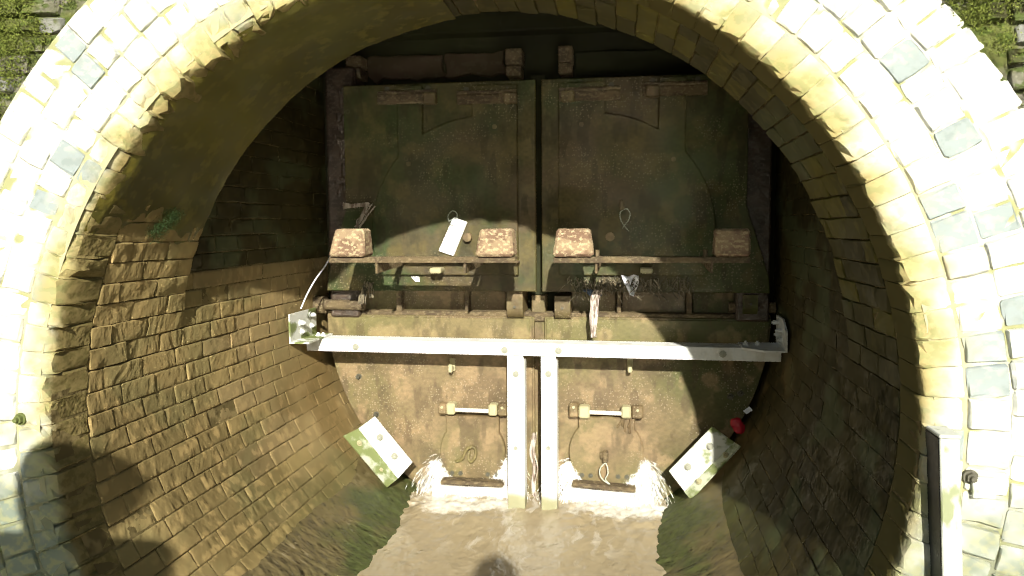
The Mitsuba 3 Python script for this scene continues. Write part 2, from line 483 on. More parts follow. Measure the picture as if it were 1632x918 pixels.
# ------------------------------------------------------------------ masonry
def wallpt(side, s, y, h):
    """A point of the tunnel lining: side -1 left, +1 right; s metres along the profile above (+) or below (-) the springing; h metres proud."""
    s, y, h = np.broadcast_arrays(np.asarray(s, float), np.asarray(y, float), np.asarray(h, float))
    a = s / R
    up = np.clip(s / .35, 0, 1)
    rr = R - .022 * up * np.clip((y - yface(ZC + R * np.sin(a)) - .2) / .45, 0, 1) - h
    x = rr * np.cos(a); z = rr * np.sin(a)
    ch = (y > YB) & (s > 0)
    x = np.where(ch, R - h, x); z = np.where(ch, s, z)
    return np.stack([XC + side * x, y, ZC + z], -1)


def ringpt(r, th, d):
    """A point of the battered face ring: radius, angle, metres into the wall."""
    r, th, d = np.broadcast_arrays(r, th, d)
    x, z = XC + r * np.cos(th), ZC + r * np.sin(th)
    return np.stack([x, yface(z) + d, z], -1)


def slab(fn, a0, a1, b0, b1, proud, depth, seed, na=5, nb=4, rough=.004, worn=.006, round_=.10, flip=False, relief=0):
    """One brick: a rough, round-edged front and its four sides, in the parameters (a, b, h) of fn."""
    g = np.random.default_rng(seed)
    ta = np.r_[0, np.linspace(round_ * .6, 1 - round_ * .6, na - 2), 1]; tb = np.r_[0, np.linspace(round_, 1 - round_, nb - 2), 1]
    A, B = np.meshgrid(ta, tb, indexing='ij')
    edge = (A == 0) | (A == 1) | (B == 0) | (B == 1)
    corner = ((A == 0) | (A == 1)) & ((B == 0) | (B == 1))
    hh = proud + g.normal(0, rough, A.shape) + g.normal(0, rough * .5)
    if relief:
        AA, BB = a0 + (a1 - a0) * A, b0 + (b1 - b0) * B
        q_ = np.stack([AA * 32 + 2.2 * meshkit.noise(np.stack([AA * 9, BB * 14, 0 * AA + seed], -1)), BB * 12, 0 * AA + seed * .37], -1)
        hh = hh + relief * (meshkit.fbm(q_, 3, 5) - .5) + relief * .8 * (meshkit.fbm(np.stack([AA * 16, BB * 16, 0 * AA + seed], -1), 2, 7) - .5)
    hh = np.where(edge, proud - worn - np.abs(g.normal(0, worn * .5, A.shape)), hh)
    hh = np.where(corner, hh - worn * .5, hh)
    jk = 4 / max(na, 4); ja = g.normal(0, .018 * jk, A.shape); jb = g.normal(0, .03 * jk, A.shape)
    A2 = np.where(corner, A + (.5 - A) * .05, A) + ja; B2 = np.where(corner, B + (.5 - B) * .09, B) + jb
    pa, pb = a0 + (a1 - a0) * A2, b0 + (b1 - b0) * B2
    top = fn(pa, pb, hh).reshape(-1, 3)
    n, m = A.shape
    loop = [i * m for i in range(n)] + [(n - 1) * m + j for j in range(1, m)] + [i * m + m - 1 for i in range(n - 2, -1, -1)] + [j for j in range(m - 2, 0, -1)]
    fa, fb = pa.ravel()[loop], pb.ravel()[loop]
    skirt = fn(fa, fb, np.full(len(fa), -depth))
    V = np.vstack([top, skirt]); N = n * m; L = len(loop)
    q = grid_faces(n, m)
    s = np.array([(loop[k], N + k, N + (k + 1) % L, loop[(k + 1) % L]) for k in range(L)])
    fs = np.vstack([q, s])
    if flip: fs = fs[:, ::-1]
    return tm(V, fs)


def in_view(p, margin=40):
    u, v = pix(p)
    return bool(np.any((u > -margin) & (u < 1632 + margin) & (v > -margin) & (v < 918 + margin)))


# --- the portal arch: four rings of headers, the soffit behind them
arch = thing('portal_arch', 'sunlit round tunnel mouth of four rings of pale worn stone setts', 'arch')
RINGS = [1.41, 1.531, 1.652, 1.771, 1.886]
stones = {'ring_stone': .42, 'ring_stone_white': .43, 'ring_stone_blue': .15}
hidden = []
seed = 100
A0, A1 = math.radians(-52), math.radians(232)
for k in range(4):
    r0, r1 = RINGS[k], RINGS[k + 1]
    pitch = (.086 if k else .081)
    n = int(round((A1 - A0) * r0 / pitch))
    r1a = r1
    th = A0 + (np.arange(n + 1) + np.r_[0, RNG.normal(0, .07, n - 1), 0]) * (A1 - A0) / n + (k % 2) * .02
    for i in range(n):
        seed += 1
        gap = .003 + .002 * RNG.random()
        if k == 3: r1 = r1a + .035 * max(0, math.cos(th[i])) + float(RNG.normal(0, .003))
        if k == 0: gap = .0010
        t0, t1 = th[i] + gap / r0, th[i + 1] - gap / r0
        mid = ringpt(r0, (t0 + t1) / 2, 0)
        dz = math.sin((t0 + t1) / 2)
        pr = RNG.normal(.003, .003)
        mat = RNG.choice(list(stones), p=list(stones.values()))
        if k == 0:
            # voussoir that turns the corner into the soffit; the arris is broken away
            g = np.random.default_rng(seed)
            wear = abs(g.normal(.006, .006)) + .008
            dg = math.degrees((t0 + t1) / 2) % 360
            if dg < 60 or dg > 300: wear = .005 + abs(g.normal(.003, .003))
            if 100 < dg < 175: wear += abs(g.normal(.014, .012))
            if 60 < dg <= 110: wear += abs(g.normal(.026, .012))
            prof = [(r1 - .006, .07, 0), (r1 - .006, .004, .3), (r1 - .03, -.002, 1), (r0 + .05 + wear * .3, .0, 1), (r0 + .012 + wear * .45, .004 + wear * .25, 1.6), (r0 + .004 + wear * .12, .012 + wear * .7, 1.6), (r0, .06 + wear, 1.2), (r0, .195, .5), (r0 + .05, .197, 0)]
            nt = 5
            ts = np.r_[0, .1, .5, .9, 1]
            V = []
            for (rr, dd, nz) in prof:
                e = np.where((ts == 0) | (ts == 1), .0045 if 100 < dg < 240 else .0025, 0)
                q = g.normal(0, .0045 if 100 < dg < 240 else .0022, (2, nt)) * nz
                V.append(ringpt(rr + q[0] + (e if dd > .03 else 0), t0 + (t1 - t0) * ts, dd - pr * (dd < .03) + q[1] + (e if dd <= .03 else 0)))
            V = np.vstack(V)
            q = grid_faces(len(prof), nt)
            # closing sides
            m = tm(V, q)
            side = []
            for e in (0, nt - 1):
                idx = [p_ * nt + e for p_ in range(len(prof))]
                for a_ in range(1, len(idx) - 1):
                    side.append((idx[0], idx[a_], idx[a_ + 1]) if e else (idx[0], idx[a_ + 1], idx[a_]))
            m = trimesh.Trimesh(V, np.vstack([m.faces, side]), process=False)
            name = 'voussoir'
        else:
            m = slab(lambda a, b, h: ringpt(a, b, -h), r0 + .004, r1 - .004, t0, t1, pr, .06, seed, 5, 5, .0028, .004, .07)
            name = 'sett'
        if in_view(mid, 60):
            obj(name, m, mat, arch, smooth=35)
        else:
            hidden.append(m)
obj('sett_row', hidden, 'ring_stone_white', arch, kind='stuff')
tt = np.linspace(A0 - .1, A1 + .1, 160)
obj('mortar', [tm(np.vstack([ringpt(1.445, tt, .0045), ringpt(1.9, tt, .0045)]), grid_faces(2, len(tt))),
               ], 'face_mortar', arch)

# soffit of the portal above the springing
def soffit_pt(th, y, h):
    side = 1
    s = th * R
    a = th
    up = np.clip(np.minimum(th, math.pi - th) * R / .35, 0, 1)
    dep = np.clip((y - yface(ZC + R * np.sin(a)) - .2) / .45, 0, 1)
    rr = R - .022 * up * dep - h
    # the ring is a little out of true
    rr = rr + .012 * np.sin(2 * th + .8) * dep * up
    return np.stack([XC + rr * np.cos(a), y + 0 * a, ZC + rr * np.sin(a)], -1)


pitch = .081 / R
nc = int(round(math.pi / pitch))
for i in range(nc):
    t0, t1 = i * math.pi / nc, (i + 1) * math.pi / nc
    tm_ = (t0 + t1) / 2
    y0 = yface(ZC + R * math.sin(tm_)) + .203
    if math.radians(97) < tm_ < math.radians(155): continue        # that part is rendered over
    ys = y0 if i % 2 else y0 - .06
    cuts = [y0] + [c for c in np.arange(y0 + (.115 if i % 2 else .225), YB - .06, .23)] + [YB]
    for j in range(len(cuts) - 1):
        seed += 1
        mid = soffit_pt(np.array(tm_), np.array((cuts[j] + cuts[j + 1]) / 2), 0)
        m = slab(soffit_pt, t0 + .0018 / R, t1 - .0018 / R, cuts[j] + .002, cuts[j + 1] - (.004 if j < len(cuts) - 2 else -.012 * RNG.random()), RNG.normal(.002, .0015), .05, seed, 5, 6, .002, .003, .06, flip=True)
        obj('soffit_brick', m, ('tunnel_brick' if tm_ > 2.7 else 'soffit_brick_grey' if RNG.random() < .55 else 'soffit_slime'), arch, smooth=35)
ta, ya = np.linspace(math.radians(96), math.radians(162), 120), np.linspace(0, 1, 60)
TA, YA = np.meshgrid(ta, ya, indexing='ij')
lim = math.radians(159.5) + .16 * (meshkit.fbm(np.stack([YA * 5, 0 * YA, 0 * YA], -1), 4, 12) - .5)
TA = ta[0] + (TA - ta[0]) / (ta[-1] - ta[0]) * (lim - ta[0])
y0a = yface(ZC + R * np.sin(TA)) + .010 + .05 * meshkit.fbm(np.stack([TA * 14, 0 * TA, 0 * TA], -1), 3, 8)
Y_ = y0a + (YB + .01 * meshkit.fbm(np.stack([TA * 30, 0 * TA, 0 * TA], -1), 3, 4) - y0a) * YA
tl = (TA - ta[0]) / (lim - ta[0])
hN = -.012 * np.clip(tl * 12 - 11, 0, 1) + .006 * np.clip((Y_ - y0a) / .08, -1, 1) - .016 * np.clip(1 - YA * 14, 0, 1) + .002 + .014 * (meshkit.fbm(np.stack([TA * 5, Y_ * 4, 0 * Y_], -1), 4, 2) - .5) + .006 * (meshkit.fbm(np.stack([TA * 24, Y_ * 14, 0 * Y_], -1), 3, 6) - .5)
m = tm(soffit_pt(TA, Y_, hN).reshape(-1, 3), grid_faces(120, 60))
obj('render_coat', m, 'soffit_slime', arch, smooth=True, label='smooth olive slime coated render inside the upper left of the arch')
TA, YA = np.meshgrid(np.linspace(0, math.pi, 90), np.linspace(0, 1, 6), indexing='ij')
ya0 = yface(ZC + R * np.sin(TA)) + .19
m1 = tm(soffit_pt(TA, ya0 + (YB - ya0) * YA, -.006).reshape(-1, 3), grid_faces(90, 6))
# back of the ring, seen from inside the chamber
TB, RB = np.meshgrid(np.linspace(0, math.pi, 90), np.array([0, .5]), indexing='ij')
base = soffit_pt(TB, np.full_like(TB, YB), -.008)
dirv = np.stack([np.cos(TB), 0 * TB, np.sin(TB)], -1)
m2 = tm((base + dirv * RB[..., None] + np.array([0, -.004, 0])).reshape(-1, 3), grid_faces(90, 2))
m3 = cbox(XC - 1.42, XC + 1.42, YB - .05, YB - .01, ZC + R + .3, ZC + 2.4)
TV, DV = np.meshgrid(np.linspace(A0, A1, 240), np.array([.03, .055, .085, .2]), indexing='ij')
m4 = tm(ringpt(np.where(DV < .06, 1.446, np.where(np.cos(TV) > .2, 1.4165, 1.436)), TV, DV).reshape(-1, 3), grid_faces(240, 4))
obj('arris_mortar', m4, 'tunnel_mortar', arch)
obj('soffit_mortar', [m1, m2, m3], 'tunnel_mortar', arch)

# --- tunnel walls: the two sides below and behind
TOP = 2.10                     # height of the chamber walls above the springing


def build_wall(side, label):
    global seed
    wl = thing('tunnel_wall', label, 'wall')
    rest = []
    n_built = 0
    cs = .081
    for c in range(-18, 26):
        s0, s1 = c * cs, (c + 1) * cs
        sm = (s0 + s1) / 2
        zc_ = ZC + (R * math.sin(sm / R) if s0 < 0 else sm)
        if s0 < 0:
            y0 = yface(zc_) + .203
        else:
            y0 = YB + .004
        ph = (.23 * .5 if c % 2 else .23) + RNG.normal(0, .02)
        cuts = [y0] + list(np.arange(y0 + ph, YW - .05, .228) + RNG.normal(0, .014, len(np.arange(y0 + ph, YW - .05, .228)))) + [YW]
        for j in range(len(cuts) - 1):
            seed += 1
            ymid = (cuts[j] + cuts[j + 1]) / 2
            mid = wallpt(side, sm, ymid, 0)
            if zc_ < -.12: continue
            far = ymid > 4.2
            gp = RNG.uniform(.0014, .003) * (.55 if far else 1) * (.4 if side > 0 else 1)
            near = side < 0 and ymid < 4.0 and sm < .45
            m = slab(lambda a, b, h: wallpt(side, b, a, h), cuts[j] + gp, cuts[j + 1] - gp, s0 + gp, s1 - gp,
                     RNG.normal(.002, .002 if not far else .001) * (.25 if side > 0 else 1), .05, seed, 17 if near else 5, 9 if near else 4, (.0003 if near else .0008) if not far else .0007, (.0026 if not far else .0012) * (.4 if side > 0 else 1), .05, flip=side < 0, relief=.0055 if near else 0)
            mat = ('tunnel_silt' if ymid > 3.75 + .3 * math.sin(c * 1.7) else 'tunnel_brick') if (side < 0 and sm < .34) else 'tunnel_brick_shade'
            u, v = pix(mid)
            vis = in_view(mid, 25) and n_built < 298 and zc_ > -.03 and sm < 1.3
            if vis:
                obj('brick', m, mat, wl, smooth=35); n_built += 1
            else:
                rest.append(m)
    if rest: obj('brick_course', rest, 'tunnel_brick_shade', wl, kind='stuff')
    S, Y = np.meshgrid(np.r_[np.linspace(-2.2, 0, 50), .0001, np.linspace(.1, TOP, 6)], np.array([2.44, 2.9, YB - .002, YB + .002, 4, YW + .03]), indexing='ij')
    Yc = np.where(S < 0, np.maximum(Y, yface(ZC + R * np.sin(np.minimum(S, 0) / R)) + .02), np.maximum(Y, YB - .002))
    Yc = np.where((S >= 0) & (Y < YB), YB + .002, Yc)
    obj('mortar', tm(wallpt(side, S, Yc, -.0035).reshape(-1, 3), grid_faces(56, 6)), 'tunnel_mortar', wl)
    haunch(wl, side)
    return wl


def haunch(wl, side):
    yy = np.linspace(2.3, 4.86, 120); tq = np.linspace(0, 1, 16)
    Yg, Tg = np.meshgrid(yy, tq, indexing='ij')
    ztop = .22 + .10 * (meshkit.fbm(np.stack([Yg * 1.6, 0 * Yg, 0 * Yg + side], -1), 3, 2) - .5) + .05 * np.clip((Yg - 4.2) / .6, 0, 1)
    x0_ = np.sqrt(R ** 2 - (ZC - ztop) ** 2) - .001
    x1_ = .655 + .05 * np.clip((Yg - 4.2) / .5, 0, 1) + .11 * (meshkit.fbm(np.stack([Yg * 6, 0 * Yg, 0 * Yg + side], -1), 4, 5) - .5)
    X = x0_ + (x1_ - x0_) * Tg; Z = ztop * (1 - Tg) ** 1.25 - .03 * Tg ** 3
    Z = Z + .035 * Tg * (1.15 - Tg) * 3 * (meshkit.fbm(np.stack([X * 16, Yg * 16, 0 * X], -1), 4, 3) - .5)
    Xc, Yc_ = np.where(Tg >= 1, X - .01, X), Yg
    Z = np.where(Tg >= 1, -.1, Z)
    obj('silt_bank', tm(np.stack([XC + side * Xc, Yc_, Z], -1).reshape(-1, 3), grid_faces(120, 16)), 'green_silt', wl, smooth=True, label='green algae covered silt bank along the water')


build_wall(-1, 'sunlit curved brick tunnel wall on the left, coated in brown silt')
build_wall(1, 'deeply shaded slimy brick tunnel wall on the right side')
# channel bed under the water, chamber ceiling
obj('tunnel_floor', sheet(np.array([-2.4, -1, 0, 1.2]), np.array([2.2, 3, 4, 5.1]), lambda X, Y: -.27 + 0 * X), 'tunnel_mortar', kind='structure')
obj('ceiling', cbox(XC - 1.6, XC + 1.6, YB - .03, YW + .3, ZC + TOP - .02, ZC + TOP + .2), 'dark_concrete', kind='structure')

# --- end wall above and behind the gates
hw = thing('head_wall', 'dark concrete end wall above the gates with a cracked reddish panel', 'wall')
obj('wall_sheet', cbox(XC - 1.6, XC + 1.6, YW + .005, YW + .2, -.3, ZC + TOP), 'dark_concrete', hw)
x0, z0 = at(585, 126, 4.97); x1, z1 = at(805, 82, 4.97)
xm = at(707, 100, 4.97)[0]


def ragged(x0, x1, z0, z1, sd, n=10, amp=.012):
    g = np.random.default_rng(sd); p = []
    for t in np.linspace(0, 1, n)[:-1]: p.append((x0 + (x1 - x0) * t, z0 + g.normal(0, amp)))
    for t in np.linspace(0, 1, 5)[:-1]: p.append((x1 + g.normal(0, amp), z0 + (z1 - z0) * t))
    for t in np.linspace(1, 0, n)[:-1]: p.append((x0 + (x1 - x0) * t, z1 + g.normal(0, amp * .5)))
    for t in np.linspace(1, 0, 5)[:-1]: p.append((x0 + g.normal(0, amp), z0 + (z1 - z0) * t))
    return Polygon(p).buffer(0)


obj('panel', plate(ragged(x0, xm - .012, z0, z1, 3), 4.975, .04, .004), 'stained_panel', hw)
obj('panel', plate(ragged(xm + .01, x1, z0, z1, 5), 4.965, .05, .004), 'stained_panel', hw, label='reddish broken panel above the left gate')
x0, z0 = at(880, 118, 4.97); x1, z1 = at(1190, 72, 4.97)
obj('panel', plate(ragged(x0 + .14, x1, z0, z1, 8), 4.98, .03, .004), 'dark_concrete', hw)
# ledge beam over the panels
xl, zl = at(540, 70, 4.9); xr, zr = at(1200, 20, 4.9)
obj('beam', cbox(XC - 1.405, XC + 1.405, 4.88, YW + .01, zl + .03, zr + .22, .01), 'dark_concrete', hw)
for (u0, u1, v0, v1) in ((551, 575, 88, 126), (805, 831, 76, 122), (889, 912, 72, 118), (1178, 1200, 78, 120)):
    x0, z0 = at(u0, v1, 4.86); x1, z1 = at(u1, v0, 4.86)
    k = obj('lug', [cbox(x0, x1, 4.86, 5.0, z0 + .07, z1, .006), cbox(x0 + .004, x1 - .004, 4.85, 5.0, z0, z0 + .062, .006)], 'rusty_iron', hw)

# --- gate frame
fr = thing('gate_frame', 'rusty iron frame holding the two pairs of gates', 'frame')
x0, z1 = at(517, 108, 4.80); x1, _ = at(551, 108, 4.80); _, z0 = at(520, 505, 4.80)
obj('jamb', cbox(x0, x1 + .05, 4.80, 5.0, z0, z1, .01), 'pitted_frame', fr)
g = np.random.default_rng(4)
kn = []
for _ in range(60):
    s_ = g.uniform(.006, .016); b_ = trimesh.creation.icosphere(1, s_)
    b_.vertices *= [1, .6, g.uniform(1, 2.5)]
    b_.apply_translation([x1 - abs(g.normal(0, .03)), 4.80, g.uniform(z0 + .75, z1 - .1)]); kn.append(b_)
obj('rust_scab', kn, 'pitted_frame', fr, smooth=True, kind='stuff')
obj('jamb', cbox(2 * XG - x1 - .05, 2 * XG - x0, 4.80, 5.0, z0, z1, .01), 'pitted_frame', fr)
x0, z0 = at(849, 860, 4.87); x1, z1 = at(868, 118, 4.87)
obj('mullion', cbox(x0, x1, 4.875, 5.0, at(850, 470, 4.87)[1], z1, .004), 'dark_concrete', fr)  # dark colour stands for the shade in the gap between the leaves
obj('mullion', [cbox(x0, x1, 4.875, 5.0, -.25, at(850, 470, 4.87)[1] - .002, .004), cbox(x0 + .002, x0 + .02, 4.845, 4.874, -.25, at(850, 505, 4.85)[1], .003)], 'leaf_steel_lower', fr)
# the gap under the upper flaps: ribs, lugs and a hinge pin
for (u0, u1) in ((633, 641), (742, 748), (983, 990), (1094, 1103)):
    x0, z0 = at(u0, 503, 4.88); x1, z1 = at(u1, 462, 4.88)
    obj('rib', cbox(x0, x1, 4.86, 5.01, z0 - .02, z1, .004), 'rusty_iron', fr)
for (u0, u1, vt, vb) in ((808, 833, 462, 504), (884, 909, 472, 506), (1184, 1208, 470, 500)):
    x0, zb = at(u0, vb, 4.78); x1, zt = at(u1, vt, 4.78)
    rr_ = .048
    pol = unary_union([sbox(0, zb + rr_, .13, zt), Point(.06, zb + rr_).buffer(rr_ + .012), sbox(.1, zb + .02, .24, zt)])
    m = trimesh.creation.extrude_polygon(pol, x1 - x0, engine='earcut')
    v = m.vertices.copy(); m.vertices = np.c_[x0 + v[:, 2], 4.77 + v[:, 0], v[:, 1]]
    k = obj('lug', m, 'leaf_steel_lower', fr, smooth=30)
    obj('pin', rod(((x0 + x1) / 2, 4.768, zb + rr_ + .01), ((x0 + x1) / 2, 4.755, zb + rr_ + .01), .008), 'dark_bolt', k)
x0, z0 = at(500, 486, 4.78); x1, _ = at(579, 486, 4.78)
obj('hinge_pin', [rod((x0 + .06, 4.80, z0), (x1, 4.80, z0), .033, 16), rod((x0 - .005, 4.80, z0), (x0 + .07, 4.80, z0), .055, 18)], 'rusty_iron', fr, smooth=35)
obj('hinge_pin', [rod((2 * XG - x0 - .06, 4.86, z0), (2 * XG - x1, 4.86, z0), .033, 16)], 'rusty_iron', fr, smooth=35)
for (u0, u1) in ((575, 632), (642, 741), (749, 806), (910, 982), (991, 1093), (1104, 1182)):
    x0, z0 = at(u0, 500, 4.93); x1, z1 = at(u1, 450, 4.93)
    obj('back_panel', cbox(x0, x1, 4.935, 5.0, z0, z1, .006), 'leaf_steel_lower', fr)
x0, z0 = at(522, 503, 4.86); x1, z1 = at(1228, 497, 4.86)
obj('sill', cbox(x0, x1, 4.85, 5.01, z0 - .02, z0 + .035, .006), 'rusty_iron', fr)


# ------------------------------------------------------------------ the gates
def mirror(poly): return Polygon([(2 * XG - x, z) for x, z in poly.exterior.coords]) if poly.geom_type == 'Polygon' else poly


def upper_gate(side, label):
    gt = thing('flap_gate', label, 'gate')
    P = lambda u, v, Y=YL: at(u, v, Y)
    mir = (lambda p: p) if side < 0 else mirror
    mx = (lambda x: x) if side < 0 else (lambda x: 2 * XG - x)
    inner = XG - .017
    zt, zb = P(700, 132)[1], P(700, 464)[1]
    zk = P(548, 335)[1]
    xo, xo2 = P(548, 200)[0], P(521, 464)[0]
    base = Polygon([(xo, zt), (inner, zt), (inner, zb), (xo2, zb), (xo2 + .01, zb + .1), (xo, zk)])
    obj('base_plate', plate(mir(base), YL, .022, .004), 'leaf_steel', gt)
    # a round flap with two straight hinge arms, cut square on the inner side and at the foot
    cx, cz = at(770, 370, YL); rad = (770 - 586) / 1280 * YL
    disc = Point(cx, cz).buffer(rad, 48)
    xi, zbt = P(827, 438)
    disc = disc.intersection(sbox(-9, zbt, xi, P(700, 166)[1] + .2))
    arms = [sbox(P(632, 0)[0], cz, P(672, 0)[0], P(0, 160)[1]), sbox(P(752, 0)[0], cz, xi, P(0, 163)[1])]
    flap = unary_union([disc] + arms)
    flap = flap.intersection(unary_union([sbox(-9, zbt, P(672, 0)[0], 9), sbox(P(752, 0)[0], zbt, 9, 9), Point(cx, cz).buffer(rad, 48)]))
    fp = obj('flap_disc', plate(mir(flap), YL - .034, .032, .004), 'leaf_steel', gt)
    for (u, v) in ((790, 203), (654, 262), (748, 378)):
        x, z = P(u, v)
        obj('stud', rod((mx(x), YL - .03, z), (mx(x), YL - (.043 if v < 300 else .07), z), .014 if v < 300 else .026, 14), 'leaf_steel_lower', fp, smooth=35)
    for (u0, u1) in ((600, 694), (727, 822)):
        xa, za = P(u0, 151, 4.66); xb, zc_ = P(u1, 163, 4.66)
        xa, xb = sorted((mx(xa), mx(xb)))
        hb = obj('hinge_bar', [cbox(xa, xb, 4.672, 4.70, zc_, za, .004), rod((xa, 4.685, za + .012), (xb, 4.685, za + .012), .013, 10)], 'rusty_iron', gt)
        lx = (xa + xb) / 2 + (.16 - .055 if side < 0 else -.16)
        obj('hinge_lug', cbox(lx, lx + .075, 4.655, 4.71, zc_ - .006, za + .004, .006), 'leaf_steel_lower', hb)
        for q in (.15, .85):
            obj('bolt', hexbolt((xa + (xb - xa) * q, 4.70, za + .035), (0, -1, 0), .011, .012), 'dark_bolt', hb)
    # two arms reach forward and carry a bar with two weights
    YBAR = 4.17
    zf1, zf0 = at(700, 410, YBAR)[1], at(700, 419, YBAR)[1]
    xa, xb = at(524, 414, YBAR)[0], at(820, 414, YBAR)[0]
    xa, xb = sorted((mx(xa), mx(xb)))
    if side > 0: xa, xb = at(882, 414, YBAR)[0], at(1196, 414, YBAR)[0]
    obj('weight_bar', [cbox(xa, xb, YBAR, YBAR + .010, zf0, zf1, .002), cbox(xa, xb, YBAR + .0105, YBAR + .11, zf1 - .012, zf1, .002)], 'rusty_iron', gt)
    for u in ((597, 738) if side < 0 else (948, 1133)):
        x = at(u, 425, YBAR)[0]
        zl = at(u, 436, YBAR)[1]
        pol = Polygon([(YBAR + .012, zf1 - .013), (YBAR + .012, zl), (YL - .02, zl + .02), (YL - .02, zf1 - .013)])
        m = trimesh.creation.extrude_polygon(pol, .012, engine='earcut')
        v = m.vertices.copy(); m.vertices = np.c_[x + v[:, 2], v[:, 0], v[:, 1]]
        m.fix_normals()
        obj('arm', m, 'rusty_iron', gt)
    zr = at(700, 417, YL - .09)[1]
    obj('rail', cbox(mx(P(590, 0)[0]) if side < 0 else mx(P(827, 0)[0]), mx(P(827, 0)[0]) if side < 0 else mx(P(590, 0)[0]), YL - .09, YL - .02, zr - .008, zr + .004, .002), 'rusty_iron', gt)  # added unseen behind the weight bar, for its shadow strip on the leaf
    sets = [((523, 581), (531, 578)), ((757, 818), (763, 815))] if side < 0 else [((881, 945), (886, 940)), ((1139, 1197), (1141, 1197))]
    for q, ((b0, b1), (t0, t1)) in enumerate(sets):
        y0, y1 = YBAR - .03, YBAR + .125
        xb0, xb1 = at(b0, 409, y0)[0], at(b1, 409, y0)[0]; xt0, xt1 = at(t0, 366, y0)[0], at(t1, 366, y0)[0]
        zt_ = at(t0, 365, y0)[1]; z0_ = zf1 + .004
        c = .012
        pts = []
        for (z, xl_, xr_, yi) in ((z0_, xb0, xb1, 0), (zt_, xt0, xt1, .014)):
            s_ = 1 if z == z0_ else -1
            for (X, sx) in ((xl_, 1), (xr_, -1)):
                for (Y, sy) in ((y0 + yi, 1), (y1 - yi, -1)):
                    pts += [(X, Y + sy * c, z + s_ * c), (X + sx * c, Y, z + s_ * c), (X + sx * c, Y + sy * c, z)]
        m = trimesh.convex.convex_hull(np.array(pts)).subdivide_to_size(.025)
        m.vertices += (meshkit.fbm(m.vertices * 40, 3, q)[:, None] - .5) * .008 * m.vertex_normals
        obj('counterweight', m, 'scaled_iron' if not (side > 0 and q) else 'scaled_iron', gt, smooth=45, label='flaky rusty counterweight block on the bar')
    xa, za = at(684 if side < 0 else 1020, 427, 4.6); xb, zb_ = at(703 if side < 0 else 1041, 436, 4.6)
    lug = plate(sbox(xa + .012, zb_ + .012, xb - .012, za - .012).buffer(.012), 4.60, .098, .006)
    obj('lift_lug', lug, 'brass_bolt', gt, smooth=35)
    return gt, P, mx


gL, PL, _ = upper_gate(-1, 'upper left flap gate, slimy steel plate with white tag and two lit weights')
gR, _, mxr = upper_gate(1, 'upper right flap gate, mostly in shade, litter caught along its foot')
for k in list(labels):
    if k.startswith('flap_gate') and 'counterweight' in k: del labels[k]
labels['flap_gate_001__counterweight_001'] = {'label': 'counterweight in shade, dark with red rust patches'}
for u in (952, 1124):
    x, z = at(u, 409, 4.2)
    obj('bolt', rod((x, 4.2, z - .01), (x, 4.2, z + .035), .012, 6), 'rusty_iron', gR)
# wire loop and lug of the right flap
x, z = at(991, 328, YL - .03)
k = obj('handle', cbox(x - .014, x + .014, YL - .05, YL - .018, z - .025, z + .03, .005), 'leaf_steel_lower', gR)


def loop_wire(pts, Y, r, n=8): return tube(catmull([(at(u, v, Y)[0], Y - .004 * math.sin(i * 1.3), at(u, v, Y)[1]) for i, (u, v) in enumerate(pts)], n), r, 6)


obj('wire_loop', loop_wire([(1002, 368), (996, 361), (990, 352), (988, 341), (992, 335), (999, 333), (1004, 340), (1002, 350), (996, 358), (992, 364)], YL - .04, .0028), 'wire_grey', k, smooth=True)


def lower_gate(side, label):
    gt = thing('sluice_plate', label, 'gate')
    zt = at(700, 503, YP)[1]
    cz = ZC - .005
    disc = Point(XG - .012, cz).buffer(1.362, 64)
    half = disc.intersection(sbox(-9, -.28, XG - .058, zt) if side < 0 else sbox(XG + .019, -.28, 9, zt))
    xo = at(522, 510, YP)[0] if side < 0 else at(1229, 510, YP)[0]
    half = half.intersection(sbox(xo, -9, 9, 9) if side < 0 else sbox(-9, -9, xo, 9))
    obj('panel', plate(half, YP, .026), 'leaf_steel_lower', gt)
    # lighter band across the top
    zb = at(700, 545, YP)[1]
    band = half.buffer(-.012).intersection(sbox(-9, zb, 9, zt - .008))
    obj('band', plate(band, YP - .011, .009, .002), 'band_steel', gt)
    for (u, v) in (((572, 600), (600, 660)) if side < 0 else ((1164, 632), (1180, 627))):
        x, z = at(u, v, YP)
        obj('bolt', hexbolt((x, YP, z), (0, -1, 0), .013, .03), 'dark_bolt', gt)
    u = 719 if side < 0 else 1004
    x, z = at(u, 585, YP - .05)
    obj('peg', [cbox(x - .017, x + .017, YP - .02, YP, z - .03, z + .05, .004), rod((x, YP - .01, z - .01), (x, YP - .075, z - .012), .014, 8), cbox(x - .012, x + .012, YP - .08, YP - .06, z - .03, z + .02, .004)], 'brass_bolt', gt)
    x, z = at(567 if side < 0 else 1120, 552, YP)
    return gt


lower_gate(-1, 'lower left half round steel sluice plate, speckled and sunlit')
lower_gate(1, 'lower right half round steel sluice plate, half in green shade')


